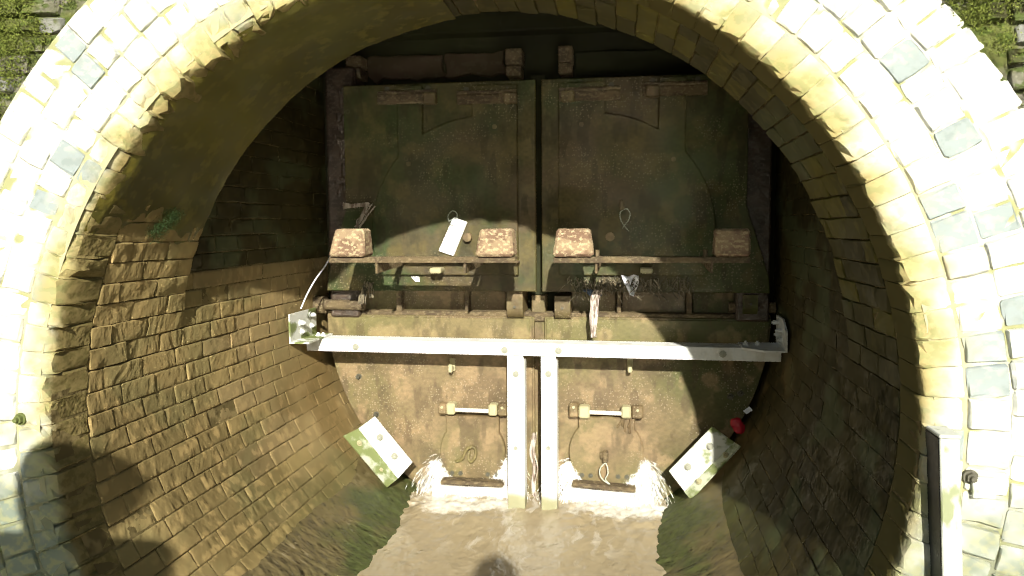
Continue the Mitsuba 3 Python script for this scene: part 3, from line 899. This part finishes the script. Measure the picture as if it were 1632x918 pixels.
def drain_flap(cu, cv, r_px, nu0, nu1, vt, vneck, kn, rodv, bar, label):
    YD = YP - .046
    t = thing('drain_flap', label, 'flap')
    cx, cz = at(cu, cv, YD); r = r_px / 1280 * YD
    n0, zt = at(nu0, vt, YD); n1, _ = at(nu1, vt, YD)
    body = unary_union([Point(cx, cz).buffer(r, 40), sbox(n0, cz, n1, zt)])
    obj('disc', plate(body, YD, .036, .005), 'leaf_steel_lower', t)
    inner = []
    for i, (u0, u1, v0, v1) in enumerate(kn):
        xa, zb_ = at(u0, v1, YD - .04); xb, za = at(u1, v0, YD - .04)
        m = cbox(xa + .001, xb - .001, YD - (.045 if i in (1, 2) else .032), YD + .030, zb_, za, .009)
        k = obj('knuckle', m, 'brass_bolt' if i in (1, 2) else 'leaf_steel_lower', t, smooth=35)
        if i in (0, 3): obj('pin', rod(((xa + xb) / 2, YD - .03, za - .022), ((xa + xb) / 2, YD - .042, za - .022), .0085, 8), 'brass_bolt', k, smooth=35)
    xa, z = at(kn[1][1] - 2, rodv, YD - .03); xb, _ = at(kn[2][0] + 2, rodv + 1, YD - .03)
    obj('rod', rod((xa, YD - .022, z), (xb, YD - .022, z - .002), .013, 14), 'bright_rod', t, smooth=35)
    b0, b1, v0, v1, tilt = bar
    xa, za = at(b0, v0, YD - .08); xb, zb_ = at(b1, v1, YD - .08)
    obj('ballast_bar', beam_box((xa, YD - .045, (za + zb_) / 2), (xb, YD - .045, (za + zb_) / 2 - tilt), (0, 0, 1), .085, za - zb_, .006), 'rusty_iron', t)
    for q in (.14, .28, .72, .86):
        x = xa + (xb - xa) * q
        obj('bolt', hexbolt((x, YD, za + .022), (0, -1, 0), .010, .010), 'dark_bolt', t)
    return t, YD


dfl, YD = drain_flap(753, 720, 55, 711, 795, 662, 690, [(697, 711, 644, 661), (711, 725, 643, 661), (778, 792, 645, 663), (792, 808, 645, 664)], 653.5, (702, 802, 765, 776, .002),
                     'round iron drain flap low on the left plate with lever handle')
dfr, YD = drain_flap(966, 722, 60, 922, 1012, 664, 690, [(906, 922, 644, 666), (922, 940, 648, 667), (990, 1006, 649, 667), (1006, 1026, 649, 668)], 657.5, (912, 1013, 769, 780, .02),
                     'round iron drain flap low on the right plate with hanging wire')
# bent lever of the left flap
pts = [(726, 737), (735, 733), (739, 726), (744, 716), (752, 712), (758, 716), (757, 728), (751, 736), (746, 732), (747, 720)]
obj('handle', tube(catmull([(at(u, v, YD - .03)[0], YD - .012 - .022 * math.sin(i / 9 * 3.1), at(u, v, YD - .03)[1]) for i, (u, v) in enumerate(pts)], 6), .010, 8), 'band_steel', dfl, smooth=True)
x, z = at(965, 727, YD - .03)
k = obj('handle', [cbox(x - .016, x + .016, YD - .055, YD + .001, z - .035, z + .03, .006), rod((x - .03, YD - .02, z), (x + .012, YD - .02, z + .004), .022, 10)], 'rusty_iron', dfr)
obj('wire_loop', loop_wire([(964, 738), (957, 746), (956, 756), (962, 766), (972, 772), (965, 764), (969, 754), (968, 744), (965, 738)], YD - .06, .0032), 'wire_grey', k, smooth=True)
# dribble of lime at the right hinge
x, z = at(997, 672, YD - .01)
g = np.random.default_rng(3)
obj('lime_crust', [tube(catmull([(x + o, YD - .006, z + .07), (x + o + g.normal(0, .006), YD - .010, z + .02), (x + o + g.normal(0, .008), YD - .004, z - .02 - abs(g.normal(0, .05)))], 5), .006, 6) for o in (-.03, -.015, 0, .012, .03)],
    'leaf_steel_lower', dfr, smooth=True)


# ------------------------------------------------------------------ the bright steel brace
YT = 4.56
br = thing('steel_brace', 'bright galvanised T shaped steel brace bolted across the lower gates', 'brace')
a0, a1 = at(489, 559, YT), at(1245, 577, YT)
hB = .074
pA, pB = np.array([a0[0], YT, a0[1]]), np.array([a1[0], YT, a1[1]])
upv = np.array([0, 0, 1.0])
obj('crossbeam', [beam_box(pA + upv * hB / 2 + [0, .005, 0], pB + upv * hB / 2 + [0, .005, 0], upv, .010, hB, .002),
                  beam_box(pA + upv * (hB - .005) + [0, .0855, 0], pB + upv * (hB - .005) + [0, .0855, 0], upv, .150, .010, .002)], 'galvanised_steel', br)


def beam_z(u):
    t = (at(u, 560, YT)[0] - pA[0]) / (pB[0] - pA[0]); return pA[2] + (pB[2] - pA[2]) * t


for (u, v) in ((567, 553), (804, 558), (890, 559), (1152, 564)):
    x, z = at(u, v, YT)
    obj('bolt', hexbolt((x, YT, z), (0, -1, 0), .014, .012), 'zinc_bolt', br)
for (u0, u1, vb) in ((810, 837, 818), (863, 888, 822)):
    xa, zb = at(u0, vb, YT + .015); xb, _ = at(u1, vb, YT + .015)
    zt = beam_z((u0 + u1) / 2) + .004
    pol = Polygon([(xa, zb), (xb, zb), (xb, zt - .03), (xb - .012, zt), (xa, zt)])
    k = obj('post', [plate(pol, YT + .0125, .010, .0015), cbox(xb - .010, xb, YT + .0228, YT + .10, zb + .004, zt - .035, .0015)], 'galvanised_steel', br)
    for v in (597, 715, 790):
        x, z = at((u0 + u1) / 2 - 2, v, YT)
        if v < 790: obj('bolt', hexbolt((x, YT + .0125, z), (0, -1, 0), .013, .010, v < 600), 'zinc_bolt', k)

# brackets that fix the brace to the walls: a plate on the wall and a leg under the beam
def wall_bracket(side):
    if side < 0:
        zb = at(480, 545, 4.42)[1]
        xw = XC - math.sqrt(max(R ** 2 - (zb - ZC) ** 2, 0)) + .012
        y0, y1 = at_x(460, 520, xw)[0], at_x(502, 520, xw)[0]
        zt = zb + .17
        xin = at_z(540, 530, zb)[0]
    else:
        zb = at(1245, 561, 4.45)[1]
        xw = XC + math.sqrt(max(R ** 2 - (zb - ZC) ** 2, 0)) - .012
        y0, y1 = 4.42, 4.72
        zt = zb + .17
        xin = xw - .22
    s = -side
    t = .010
    yl0 = y0
    wallp = Polygon([(y0, zb), (y1, zb), (y1, zt), (y0 + (.10 if side > 0 else .001), zt), (y0, zt - (.06 if side > 0 else .02))])
    m = trimesh.creation.extrude_polygon(wallp, t, engine='earcut')
    v = m.vertices.copy(); m.vertices = np.c_[xw + s * (v[:, 2]), v[:, 0], v[:, 1]]; m.fix_normals()
    leg = Polygon([(xw + s * t, y0), (xw + s * .12, y0), (xin, y0 + .10), (xin, y1), (xw + s * t, y1)])
    m2 = trimesh.creation.extrude_polygon(leg, t, engine='earcut'); m2.apply_translation([0, 0, zb]); m2.fix_normals()
    k = obj('bracket', [m, m2], 'galvanised_slimy' if side < 0 else 'galvanised_steel', br, label='slimy angle bracket on the left wall' if side < 0 else 'shaded angle bracket on the right wall')
    for (fy, fz) in ((.35, .62), (.75, .80), (.78, .40), (.4, .3)):
        obj('bolt', hexbolt((xw + s * t, y0 + (y1 - y0) * fy, zb + (zt - zb) * fz), (s, 0, 0), .013, .03 if fz > .6 else .014), 'galvanised_steel', k)
    for q in (.55, .85):
        obj('bolt', hexbolt((xw + s * (t + (abs(xin - xw) - t) * q), y0 + (y1 - y0) * .7, zb + t), (0, 0, 1), .013, .014), 'galvanised_steel', k)
    return (y0, y1, zb, xw, xin)


WB = [wall_bracket(-1), wall_bracket(1)]


def corner_bracket(quadA, quadB, YA, depth, bolts, label):
    """An angle piece: one leg flat against the gate, the other along the wall towards the open."""
    t = thing('corner_bracket', label, 'bracket', None)
    A = [at(u, v, YA) for u, v in quadA]
    m = plate(Polygon(A), YA, .010, .0015)
    a, b = np.array([A[0][0], YA, A[0][1]]), np.array([A[3][0], YA, A[3][1]])
    q0 = at(*quadB[0], YA - depth); q1 = at(*quadB[1], YA - depth)
    c, d = np.array([q1[0], YA - depth, q1[1]]), np.array([q0[0], YA - depth, q0[1]])
    nrm = np.cross(b - a, d - a); nrm /= np.linalg.norm(nrm)
    V = np.array([a, b, c, d]); off = nrm * .010
    V = np.vstack([V, V + off])
    f = [(0, 1, 2, 3), (7, 6, 5, 4), (0, 4, 5, 1), (1, 5, 6, 2), (2, 6, 7, 3), (3, 7, 4, 0)]
    m2 = tm(V, f); m2.fix_normals()
    obj('leg', m, 'galvanised_steel' if 'left' in label else 'galvanised_slimy', t)
    obj('leg', m2, 'slimy_leg', t)
    for (u, v) in bolts:
        x, z = at(u, v, YA)
        obj('bolt', hexbolt((x, YA, z), (0, -1, 0), .015, .020), 'zinc_bolt', t)
    cen = (a + b + c + d) / 4
    nn = nrm if nrm @ np.array([-cen[0] + XC, -1, ZC - cen[2]]) > 0 else -nrm
    for q in (.22, .75):
        p = a + (b - a) * q + (d - a) * .55
        obj('bolt', hexbolt(p + nn * (.010 if nn is nrm else .0), nn, .013, .014), 'brass_bolt', t)
    return t


corner_bracket([(571, 683), (597, 664), (657, 737), (634, 763)], [(548, 694), (618, 776)], 4.60, .10, [(606, 697), (629, 727)],
               'white angle bracket with slimy lower edge at the lower left gate corner')
corner_bracket([(1172, 706), (1135, 680), (1066, 751), (1092, 785)], [(1181, 712), (1102, 797)], 4.60, .05, [(1131, 711), (1096, 744)],
               'grey slimy angle bracket at the lower right gate corner, half in shade')

# ------------------------------------------------------------------ hanging tag, litter, cable
YT2 = YL - .045
tag = thing('hanging_tag', 'blank white plastic tag hanging askew from the upper left gate', 'tag')
c4 = [at(u, v, YT2) for u, v in ((723, 346), (745, 354), (723, 408), (699, 400))]
obj('plate', plate(Polygon(c4).buffer(-.006).buffer(.006), YT2 - .008, .030, .002), 'white_plastic', tag)
sl = Polygon([at(u, v, YT2 - .01) for u, v in ((717, 357), (724, 360), (723.4, 361.5), (716.4, 358.5))])
obj('slot', plate(sl, YT2 - .0095, .002, .0004), 'dark_bolt', tag)
obj('wire', loop_wire([(722, 349), (716, 352), (714, 346), (716, 340), (722, 336), (728, 340), (728, 347), (724, 349)], YT2 - .006, .003), 'wire_grey', tag, smooth=True)


def crumple(poly_uv, Y, seed_, amp=.02, res=.012):
    p = Polygon([at(u, v, Y) for u, v in poly_uv]).buffer(0)
    v, f = trimesh.creation.triangulate_polygon(p, engine='earcut')
    m = trimesh.Trimesh(np.c_[v[:, 0], np.zeros(len(v)), v[:, 1]], f, process=False).subdivide_to_size(res)
    P = m.vertices
    P[:, 1] = Y + amp * (meshkit.fbm(P * 28, 3, seed_) - .5) * 2 + amp * .4 * np.sin(P[:, 0] * 90 + P[:, 2] * 40)
    m.vertices = P; m.merge_vertices(); m.fix_normals()
    return m


def strands(uvs, Y, n, seed_, r=.0035, spread=6, steps=6):
    g_ = np.random.default_rng(seed_); out = []
    for _ in range(n):
        pts, o = [], g_.normal(0, spread)
        for i, (u, v) in enumerate(uvs):
            x, z = at(u + o * (1 - .5 * i / len(uvs)) + g_.normal(0, spread * .35), v + g_.normal(0, spread * .2), Y)
            pts.append((x, Y + g_.normal(0, .008), z))
        out.append(tube(catmull(pts, steps), r * g_.uniform(.5, 1.4), 5))
    return trimesh.util.concatenate(out)


YR = YL - .05
single('plastic_scrap', crumple([(990, 438), (1002, 441), (1010, 437), (1018, 440), (1018, 452), (1012, 466), (1010, 472), (1004, 470), (999, 460), (994, 450)], YR, 4), 'white_film',
       'crumpled white plastic scrap caught under the shaded right bar', 'litter', smooth=True)
rg = thing('rag', 'frayed pale rag hanging below the upper right gate over the plate', 'rag')
obj('cloth', [strands([(954, 462), (948, 475), (945, 490), (943, 508), (944, 524), (946, 537)], YT + .10, 9, 8, .007, 2.2), crumple([(950, 470), (955, 474), (954, 500), (951, 520), (949, 537), (944, 536), (941, 515), (943, 495), (946, 480)], YT + .11, 6, .012)], 'rag_cloth', rg, smooth=True)
obj('knot', strands([(936, 462), (942, 468), (949, 473), (953, 470)], YT + .12, 14, 9, .006, 4), 'blue_rag', rg, smooth=True)
single('rag', [strands([(586, 450), (580, 462), (576, 474), (575, 484)], YR, 12, 12, .004, 4), strands([(588, 450), (590, 462), (592, 475)], YR, 6, 13, .003, 2)], 'rag_dark',
       'torn grey rag strands hanging below the upper left gate', 'rag', smooth=True)
single('rag', [crumple([(546, 322), (560, 325), (588, 322), (590, 330), (575, 330), (556, 332), (546, 334)], YR - .01, 3, .014), strands([(588, 326), (582, 340), (575, 352), (568, 362)], YR, 8, 21, .004, 5)], 'rag_cloth',
       'pale twisted rag tied across the left edge of the upper left gate', 'rag', smooth=True)
single('paper_scrap', crumple([(655, 441), (668, 441), (669, 449), (662, 449)], YL - .006, 3, .002), 'white_plastic', 'tiny white paper scrap stuck on the left gate foot', 'litter', smooth=True)
g = np.random.default_rng(31)
tw = []
for _ in range(150):
    u, v = g.uniform(905, 1100), 440 + abs(g.normal(0, 7))
    L = abs(g.normal(12, 9)) + 4
    a_ = g.normal(0, .5)
    tw.append(strands([(u, v), (u + L * math.sin(a_) * .6, v + L * .55), (u + L * math.sin(a_ + g.normal(0, .3)), v + L)], YL - .03 - abs(g.normal(0, .03)), 1, int(g.integers(1e6)), .0024, .6, 4))
single('weed_litter', tw, 'rag_dark', 'dark stringy weed and twig litter along the right gate foot', 'debris', kind='stuff')
mp = thing('red_scrap', 'bright red plastic scrap wedged at the right edge of the plate', 'litter')
xr, zr = at(1176, 679, 4.70)
m = trimesh.creation.icosphere(3, 1.0); m.vertices *= np.array([.036, .025, .052]); m.vertices += (meshkit.fbm(m.vertices * 40, 3, 3)[:, None] - .5) * .02
m.apply_transform(trimesh.transformations.rotation_matrix(-.6, [0, 1, 0])); m.apply_translation([xr, 4.71, zr])
obj('film', m, 'red_plastic', mp, smooth=True)
single('plastic_scrap', crumple([(1184, 655), (1194, 648), (1200, 654), (1190, 660)], 4.72, 8, .008), 'white_film', 'small grey plastic scrap above the red one at the wall', 'litter', smooth=True)
yb0 = WB[0][0]
pts = [at(u, v, 4.45) for u, v in ((483, 491), (487, 470), (495, 447), (506, 425), (512, 405))]
single('cable', tube(catmull([(x, 4.42 + .05 * i, z) for i, (x, z) in enumerate(pts)], 6), .005, 6), 'white_film', 'thin white cable rising from the left wall bracket', 'cable', smooth=True)
# scum and strings in the slot between the posts
single('slot_debris', [strands([(853, 690), (849, 720), (854, 745), (850, 770), (852, 795)], YP - .02, 8, 41, .004, 2.5)], 'rag_cloth',
       'pale shredded scum caught between the two white posts', 'debris', kind='stuff')

# ------------------------------------------------------------------ weed on the arch, mossy spandrels
def tufts(centres, n, spread, size, seed_, nrm):
    g_ = np.random.default_rng(seed_); V, Fs = [], []
    for c in centres:
        p = np.array(c) + g_.normal(0, 1, (n, 3)) * spread
        for q in p:
            d = g_.normal(0, 1, 3) + np.array(nrm) * 1.2; d /= np.linalg.norm(d)
            s_ = np.cross(d, g_.normal(0, 1, 3)); s_ /= np.linalg.norm(s_)
            L = size * g_.uniform(.5, 1.5)
            k = len(V); V += [q - s_ * L * .35, q + s_ * L * .35, q + d * L]; Fs.append((k, k + 1, k + 2))
    return trimesh.Trimesh(np.array(V), np.array(Fs), process=False)


ctr = []
g = np.random.default_rng(6)
for i in range(34):
    t_ = g.random()
    u, v = 242 + 34 * t_ + g.normal(0, 5), 372 - 34 * t_ + g.normal(0, 4)
    d = ray(u, v); A_ = d[0] ** 2 + d[2] ** 2; B_ = -2 * (d[0] * XC + d[2] * (ZC - H)); C_ = XC ** 2 + (ZC - H) ** 2 - (R - .012) ** 2
    k_ = (-B_ + math.sqrt(B_ * B_ - 4 * A_ * C_)) / (2 * A_); ctr.append(EYE + d * k_)
single('moss_patch', tufts(ctr, 150, .016, .004, 5, (1, 0, -.3)), 'dark_weed', 'small dark green moss patch on the left soffit of the arch', 'moss', kind='stuff')

def facept(x, z, h): return np.stack(np.broadcast_arrays(x, yface(np.asarray(z, float)) - h, z), -1)


def spandrel(side, label, uvbox):
    global seed
    sp = thing('spandrel_wall', label, 'wall')
    # sheet with the round opening left out
    th = np.linspace(math.radians(90), math.radians(268) if side < 0 else math.radians(-88), 80)
    arc = np.c_[XC + 1.885 * np.cos(th), ZC + 1.885 * np.sin(th)]
    if side < 0: pol = Polygon(list(arc) + [(XC, -.5), (-6, -.5), (-6, 4.22), (XC, 4.22)])
    else: pol = Polygon(list(arc) + [(XC, -.5), (5.4, -.5), (5.4, 4.22), (XC, 4.22)])
    v, f = trimesh.creation.triangulate_polygon(pol.buffer(0), engine='earcut')
    m = trimesh.Trimesh(np.c_[v[:, 0], np.zeros(len(v)), v[:, 1]], f, process=False).subdivide_to_size(.35)
    m.vertices = facept(m.vertices[:, 0], m.vertices[:, 2], -.024)
    obj('mortar', m, 'rubble', sp)
    u0, v0, u1, v1 = uvbox
    cells = []
    x0, z1 = at(u0, v0, 2.9); x1, z0 = at(u1, v1, 2.9)
    z = z0 - .1; row = 0
    g_ = np.random.default_rng(17 + side)
    n = 0
    while z < z1 + .25:
        hgt = g_.uniform(.055, .085)
        x = x0 - .2 + g_.uniform(0, .08)
        while x < x1 + .2:
            w = g_.uniform(.07, .16)
            if math.hypot(x + w / 2 - XC, z + hgt / 2 - ZC) > 1.93 and math.hypot(x - XC, z - ZC) > 1.89 and math.hypot(x + w - XC, z + hgt - ZC) > 1.89 and math.hypot(x + w - XC, z - ZC) > 1.885 and n < 200:
                seed += 1; n += 1
                mm = slab(lambda a, b, h: facept(a, b, h), x + .005, x + w - .006, z + .005, z + hgt - .006, g_.normal(0, .006), .05, seed, 5, 5, .006, .008, .14, flip=False)
                obj('stone', mm, 'rubble' if g_.random() < .6 else 'rubble_grey', sp, smooth=40)
            x += w
        z += hgt
    # moss on the stones
    ctr = []
    for _ in range(2200):
        x, zz = g_.uniform(x0 - .1, x1 + .1), g_.uniform(z0 - .1, z1 + .1)
        if math.hypot(x - XC, zz - ZC) > 1.93 and meshkit.fbm(np.array([x * 7, zz * 7, 1.0]), 3, 2) > .47: ctr.append(facept(x, zz, .004))
    obj('moss', tufts(ctr, 30, .022, .007, 3, (0, -1, .3)), 'moss_leaf', sp, kind='stuff')
    return sp


spandrel(-1, 'mossy green rubble wall above the left of the arch', (-20, -20, 150, 215))
spandrel(1, 'mossy grey rubble wall above the right of the arch', (1500, -20, 1652, 190))

# ------------------------------------------------------------------ guide rail and anchor bolts on the face
gr = thing('guide_rail', 'upright steel guide rail fixed on the face right of the tunnel', 'rail')
yr1 = yface(at(1507, 760, 2.36)[1])
yr0 = yr1 - .10
x0, zt = at(1514, 690, 2.27); x1, _ = at(1547, 690, 2.27)
zb = -.3; zt -= .035
m = trimesh.util.concatenate([cbox(x0, x1, 0, .012, zb, zt, .003), cbox(x1 - .012, x1, .0125, .105, zb, zt, .003)])
m.vertices[:, 1] += yface(m.vertices[:, 2]) - .105
obj('channel', m, 'rail_paint', gr)
m = cbox(x0, x0 + .014, .0125, .150, zb, zt, .003); m.vertices[:, 1] += yface(m.vertices[:, 2]) - .105
obj('web', m, 'shaded_web', gr, label='side web of the guide rail, shade put into its dark colour')
k = obj('cap', cbox(x0 - .003, x1 + .003, yface(zt) - .108, yface(zt) - .002, zt + .001, zt + .012, .003), 'rail_paint', gr)
x, z = at(1564, 789, yface(.9))
m = cbox(x - .03, x + .03, 0, .012, z - .004, z + .055, .002); m.vertices[:, 1] += yface(m.vertices[:, 2]) - .022
obj('tie_plate', m, 'rail_paint', gr)
for (u, v, lab, mat) in ((1553, 765, 'grey anchor bolt right of the guide rail', 'dark_bolt'), (19, 672, 'upper green anchor bolt on the left face', 'green_bolt'), (5, 868, 'lower dark anchor bolt on the left face in shadow', 'green_bolt')):
    x, z = at(u, v, yface(.75)); yy = yface(z)
    tb = thing('anchor_bolt', lab, 'bolt')
    obj('washer', rod((x, yy + .004, z), (x, yy - .009, z), .021, 16), mat, tb)
    obj('nut', rod((x, yy - .0095, z), (x, yy - .022, z), .015, 6), mat, tb)
    obj('stud', rod((x, yy - .0225, z), (x, yy - .034, z), .008, 10), mat, tb)

# ------------------------------------------------------------------ falling water
def jet(src, n, seed_):
    """Streaks of white water that leave points of the flap rim and fall to the pool."""
    g_ = np.random.default_rng(seed_); V, Fs = [], []
    oct_v = np.array([(1, 0, 0), (-1, 0, 0), (0, 1, 0), (0, -1, 0), (0, 0, 1), (0, 0, -1)], float)
    oct_f = np.array([(0, 2, 4), (2, 1, 4), (1, 3, 4), (3, 0, 4), (2, 0, 5), (1, 2, 5), (3, 1, 5), (0, 3, 5)])
    src = np.array(src, float)
    for _ in range(n):
        s_ = src[g_.integers(len(src))]
        p = s_[:3] + g_.normal(0, .012, 3); vel = s_[3:] * g_.uniform(.5, 1.25) + g_.normal(0, .20, 3)
        tf = (vel[2] + math.sqrt(max(vel[2] ** 2 + 2 * 9.8 * max(p[2], .01), 0))) / 9.8
        t_ = g_.uniform(0, 1.02) * tf
        q = p + vel * t_ + np.array([0, 0, -4.9 * t_ * t_])
        if q[1] > YP - .035: q[1] = YP - .035 - abs(g_.normal(0, .012))
        vv = vel + np.array([0, 0, -9.8 * t_]); d = vv / max(np.linalg.norm(vv), 1e-6)
        L = g_.uniform(.008, .040); r_ = g_.uniform(.0008, .0026)
        a = np.cross(d, [0, 1, .3]); a /= np.linalg.norm(a); b = np.cross(d, a)
        k = len(V) * 6
        V.append(q + oct_v[:, :1] * a * r_ + oct_v[:, 1:2] * b * r_ + oct_v[:, 2:] * d * L); Fs.append(oct_f + k)
    return trimesh.Trimesh(np.vstack(V), np.vstack(Fs), process=False)


def jet_sources(cu, cv, rpx, bar_v, b0, b1):
    src = []
    for a_ in np.radians(np.r_[np.linspace(195, 250, 14), np.linspace(290, 345, 14)]):
        x, z = at(cu + rpx * math.cos(a_), cv - rpx * math.sin(a_), YP - .02)
        src.append((x, YP - .03, z, .55 * math.cos(a_), -.25, .1))
    for u in np.linspace(b0, b1, 26):
        x, z = at(u, bar_v, YP - .05)
        for _ in range(2): src.append((x, YP - .06, z, .12 * (u - cu) / 50, -.75, -.3))
    return src


single('water_jet', jet(jet_sources(753, 720, 55, 779, 700, 805), 6500, 51), 'foam', 'white water spraying from under the left drain flap', 'water jet', smooth=False, kind='stuff')
single('water_jet', jet(jet_sources(966, 722, 60, 784, 905, 1030), 9500, 52), 'foam', 'stronger white water spraying from under the right drain flap', 'water jet', smooth=False, kind='stuff')

# ------------------------------------------------------------------ the two people whose shadows fall into the picture
def person(x, y, z0, k, arms, jacket, label, hood=0):
    import manifold3d as m3
    t = thing('person', label, 'person')

    def chain(bones, edge=.02, sub=.02):
        tot = None
        for (p, rp, q, rq) in bones:
            a = trimesh.creation.icosphere(2, rp); a.apply_translation(p); b = trimesh.creation.icosphere(2, rq); b.apply_translation(q)
            h_ = trimesh.convex.convex_hull(np.vstack([a.vertices, b.vertices]))
            mm = m3.Manifold(m3.Mesh(np.asarray(h_.vertices, np.float32), np.asarray(h_.faces, np.uint32)))
            tot = mm if tot is None else tot + mm
        mm = tot.refine_to_length(edge).to_mesh()
        out = trimesh.Trimesh(mm.vert_properties[:, :3], mm.tri_verts); trimesh.smoothing.filter_taubin(out, iterations=8)
        out.vertices = out.vertices * k + np.array([x, y, z0]); return out
    hip, sh = .93, 1.45
    body = [((-.09, 0, hip), .13, (.09, 0, hip), .13), ((0, 0, hip), .14, (0, .01, 1.15), .135), ((0, .01, 1.15), .135, (0, 0, 1.35), .15), ((-.12, 0, 1.33), .11, (.12, 0, 1.33), .11),
            ((-.17, 0, sh - .04), .06, (.17, 0, sh - .04), .06), ((0, 0, sh - .02), .062, (0, .01, sh + .07), .056)]
    for s in (-1, 1):
        el, wr = arms[0 if s < 0 else 1]
        body += [((s * .18, 0, sh - .05), .058, el, .044), (el, .044, wr, .034)]
    obj('body', chain(body), jacket, t, smooth=True)
    legs = []
    for s in (-1, 1):
        legs += [((s * .09, 0, hip - .02), .10, (s * .11, .02, .50), .064), ((s * .11, .02, .50), .064, (s * .12, 0, .10), .047), ((s * .12, -.03, .05), .05, (s * .13, .14, .035), .042)]
    obj('trousers', chain(legs), 'trousers', t, smooth=True)
    head = [((0, .0, 1.64), .098, (0, .02, 1.60), .088), ((0, .03, 1.56), .062, (0, .06, 1.535), .040), ((0, .10, 1.60), .016, (0, .112, 1.58), .016), ((-.098, .01, 1.60), .016, (-.1, 0, 1.62), .018), ((.098, .01, 1.60), .016, (.1, 0, 1.62), .018),
            ((-.03, .085, 1.62), .018, (-.034, .09, 1.62), .016), ((.03, .085, 1.62), .018, (.034, .09, 1.62), .016), ((-.02, .088, 1.548), .012, (.02, .088, 1.548), .012), ((0, 0, 1.5), .054, (0, .01, 1.58), .056)]
    obj('head', chain(head, .012), 'skin', t, smooth=True)
    hair = [((0, -.015, 1.665), .104, (0, -.02, 1.62), .100), ((0, -.03, 1.6), .085, (0, -.03, 1.56), .07)]
    if hood: hair = [((0, -.015, 1.65), .132, (0, -.02, 1.60), .13), ((0, -.03, 1.6), .12, (0, -.03, 1.50), .10)]
    obj('hood' if hood else 'hair', chain(hair, .015), jacket if hood else 'hair', t, smooth=True)
    for s in (-1, 1):
        el, wr = (np.array(v) for v in arms[0 if s < 0 else 1])
        d = (wr - el) / np.linalg.norm(wr - el)
        side = np.cross(d, [0, 0, 1.0]); side /= max(np.linalg.norm(side), 1e-6); up_ = np.cross(side, d)
        pc = wr + d * .085
        hb = [(wr, .026, wr + d * .04, .026), (wr + d * .04 - side * .024, .016, pc - side * .028, .014), (wr + d * .04 + side * .024, .016, pc + side * .028, .014), (wr + d * .03, .02, pc, .016)]
        for i_, (o, L) in enumerate(((-.030, .062), (-.010, .075), (.010, .070), (.029, .052))):
            a_ = pc + side * o; b_ = a_ + d * L * .55 - up_ * .012; c_ = b_ + d * L * .35 - up_ * .024
            hb += [(a_, .0095, b_, .009), (b_, .009, c_, .008)]
        th_ = wr + d * .03 - side * s * -.028; hb += [(th_, .013, th_ + d * .035 + side * s * .03 - up_ * .01, .0105), (th_ + d * .035 + side * s * .03 - up_ * .01, .0105, th_ + d * .062 + side * s * .028 - up_ * .024, .009)]
        obj('hand', chain(hb, .006), 'skin', t, smooth=True)
    return t


hold = (((-.25, .08, 1.22), (-.12, .20, 1.42)), ((.25, .08, 1.22), (.12, .20, 1.42)))
rest_ = (((-.25, -.02, 1.15), (-.24, .08, .90)), ((.25, -.02, 1.15), (.24, .08, .90)))
person(.10, -.45, .01, 1.08, hold, 'jacket', 'standing person in dark jacket behind the viewpoint casting the round shadow on the water')
person(-1.565, .30, -.02, 1.075, rest_, 'jacket_orange', 'standing person left of the viewpoint casting the shadow on the left wall', 1)
